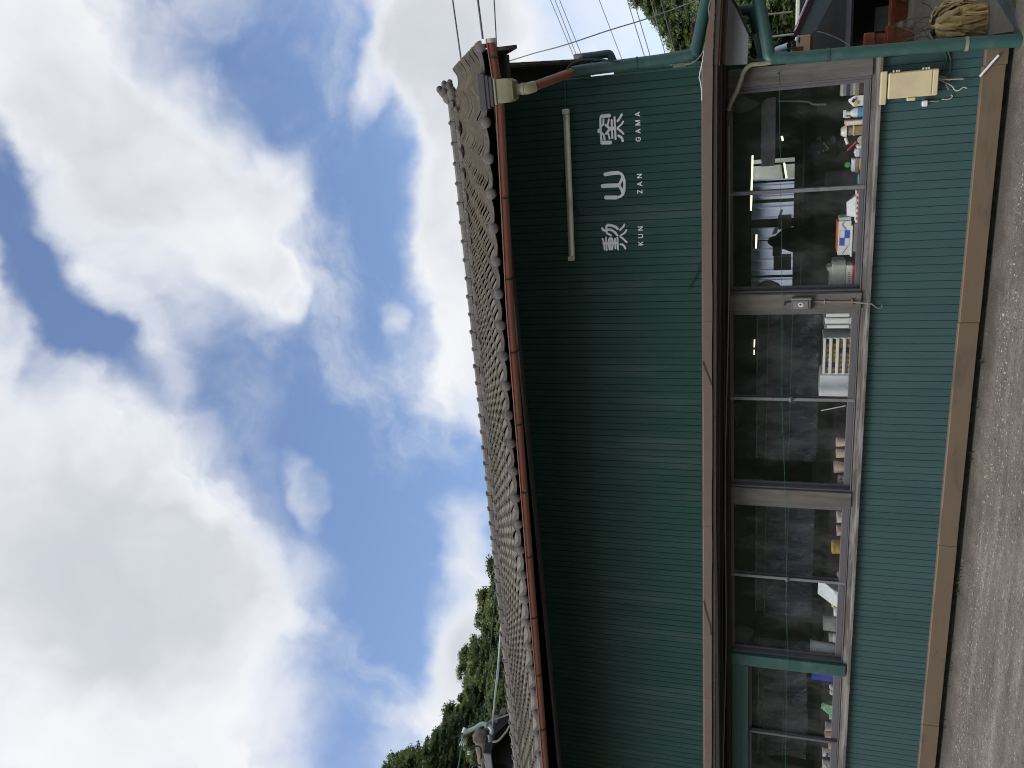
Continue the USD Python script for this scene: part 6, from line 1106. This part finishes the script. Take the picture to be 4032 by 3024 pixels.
for k in range(22):
    x = xg - 0.14 - k*0.3; P('ridge_cap', rough(tube([(x, 5.08, 7.12), (x-0.29, 5.08, 7.12)], 0.115, 10), 0.012, 14, k), 'old_tile', hh, smooth=40)
P('ridge_end_tile', rough(ball((xg-0.05, 5.06, 7.10), 0.16, 2, (0.8, 1, 1)), 0.03, 12, 2), 'old_tile', hh, smooth=True)
sc_ = 17.0/14.5
def far(a, b): return onT('m1', a, b, 17.0)
mast = thing('service_conduit', 'pale bent electric conduit with white insulator at the old house gable', 'conduit', (0,0,0))
P('conduit_length', tube(smooth_path([far(a, b) for a, b in ((835,870),(880,850),(960,815),(1010,790),(1060,755),(1110,738),(1165,748))], 5), 0.040, 10), 'pvc_pale', mast, smooth=40)
P('conduit_length', tube(smooth_path([far(a, b) for a, b in ((1175,752),(1210,775),(1238,820),(1240,870),(1218,890))], 5), 0.040, 10), 'pvc_pale', mast, smooth=40); P('conduit_length', tube([far(1213,895), far(1228,1000)], 0.045, 10), 'cable_grey', mast, smooth=40)
P('conduit_joint', tube([far(1160,746), far(1180,756)], 0.06, 10), 'cable_grey', mast)
ia, ib = far(790, 985), far(870, 1020); P('insulator', join(*[tube([ia+(ib-ia)*s, ia+(ib-ia)*(s+0.12)], 0.085-0.012*k, 12) for k, s in enumerate((0, 0.3, 0.6))], tube([ia, ib], 0.03, 8)), 'white_plastic', mast, smooth=40)
P('cap_fitting', tube([far(830,875), far(860,800)], 0.045, 10), 'white_plastic', mast); P('strap', tube([far(840,880), far(825,990)], 0.018, 6), 'cable_steel', mast)
ins2 = thing('insulator', 'white stick insulator standing against the old tiled roof', 'insulator', (0,0,0)); ia, ib = far(915, 1195), far(925, 1100)
P('stick', tube([ia + (ib-ia)*s for s in (0, 1)], 0.024, 8), 'cable_steel', ins2); P('disc', join(*[tube([ia+(ib-ia)*s, ia+(ib-ia)*(s+0.14)], 0.042, 10) for s in (0.05, 0.27, 0.5)]), 'white_plastic', ins2)
cable('cable', 'dark cable arching over the old roof tiles', [far(a, b) for a, b in ((925,1100),(960,1075),(1020,1062),(1065,1075),(1080,1120),(1085,1250))], 0.018, 'cable_black')
cable('cable', 'second dark cable arch lower along the old roof', [far(a, b) for a, b in ((915,1379),(940,1345),(1000,1330),(1060,1340),(1085,1360))], 0.018, 'cable_black')
cable('cable', 'pale cable looping down from the conduit into the gable shade', [far(a, b) for a, b in ((1225,965),(1250,990),(1300,995),(1360,960),(1420,890),(1460,840),(1500,770))], 0.018, 'wire_pale')
cable('overhead_wire', 'pale double service wire from the conduit towards the right, upper strand', [far(1246,820), onT('m1', 1290, 350, 17.0), onT('m1', 1338, -20, 17.5), onT('H', 1020, 780, 18), onT('H', 1040, 500, 22)], 0.014, 'pvc_pale', cat='wire')
cable('overhead_wire', 'pale double service wire from the conduit towards the right, lower strand', [far(1240,840), onT('m1', 1282, 350, 17.0), onT('m1', 1320, -20, 17.5), onT('H', 1015, 800, 18), onT('H', 1035, 500, 22)], 0.012, 'pvc_pale', cat='wire')
cable('overhead_wire', 'thin green service wire dropping across the trees to the conduit', [far(1130,742), onT('m1', 1165, 300, 17.5), onT('m1', 1190, 0, 18), onT('H', 985, 430, 20), onT('H', 1000, 300, 21)], 0.009, 'wire_green', cat='wire')
cable('overhead_wire', 'green wire from the white insulator to the left edge', [far(810,1080), far(785,1200), far(755,1379), far(700,1700)], 0.016, 'wire_green', cat='wire')
cable('overhead_wire', 'thin pale wire from the conduit joint to the gable', [far(1150,735), far(1250,690), far(1330,660), far(1490,600)], 0.012, 'wire_pale', cat='wire')

V, F = [], []; gg = np.random.default_rng(33)
for k in range(26):
    cx = -8.2*gg.random()**0.4; cy = -0.02 - 0.05*gg.random()
    for j in range(int(gg.integers(3, 9))):
        h = gg.uniform(0.012, 0.05); a_ = gg.uniform(0, 2*np.pi); bx_, by_ = cx + gg.normal()*0.03, cy + gg.normal()*0.010; n0 = len(V); dx_, dy_ = math.cos(a_)*h*0.6, -abs(math.sin(a_))*h*0.5
        V += [(bx_-0.003, by_, 0.035), (bx_+0.003, by_, 0.035), (bx_+dx_*0.5+0.002, by_+dy_*0.5, 0.035+h*0.7), (bx_+dx_, by_+dy_, 0.035+h*0.8)]; F += [(n0, n0+1, n0+2), (n0, n0+2, n0+3)]
obj('weeds', (np.array(V), np.array(F)), 'moss', label='sparse small weeds along the foot of the skirting', cat='weeds', kind='stuff')
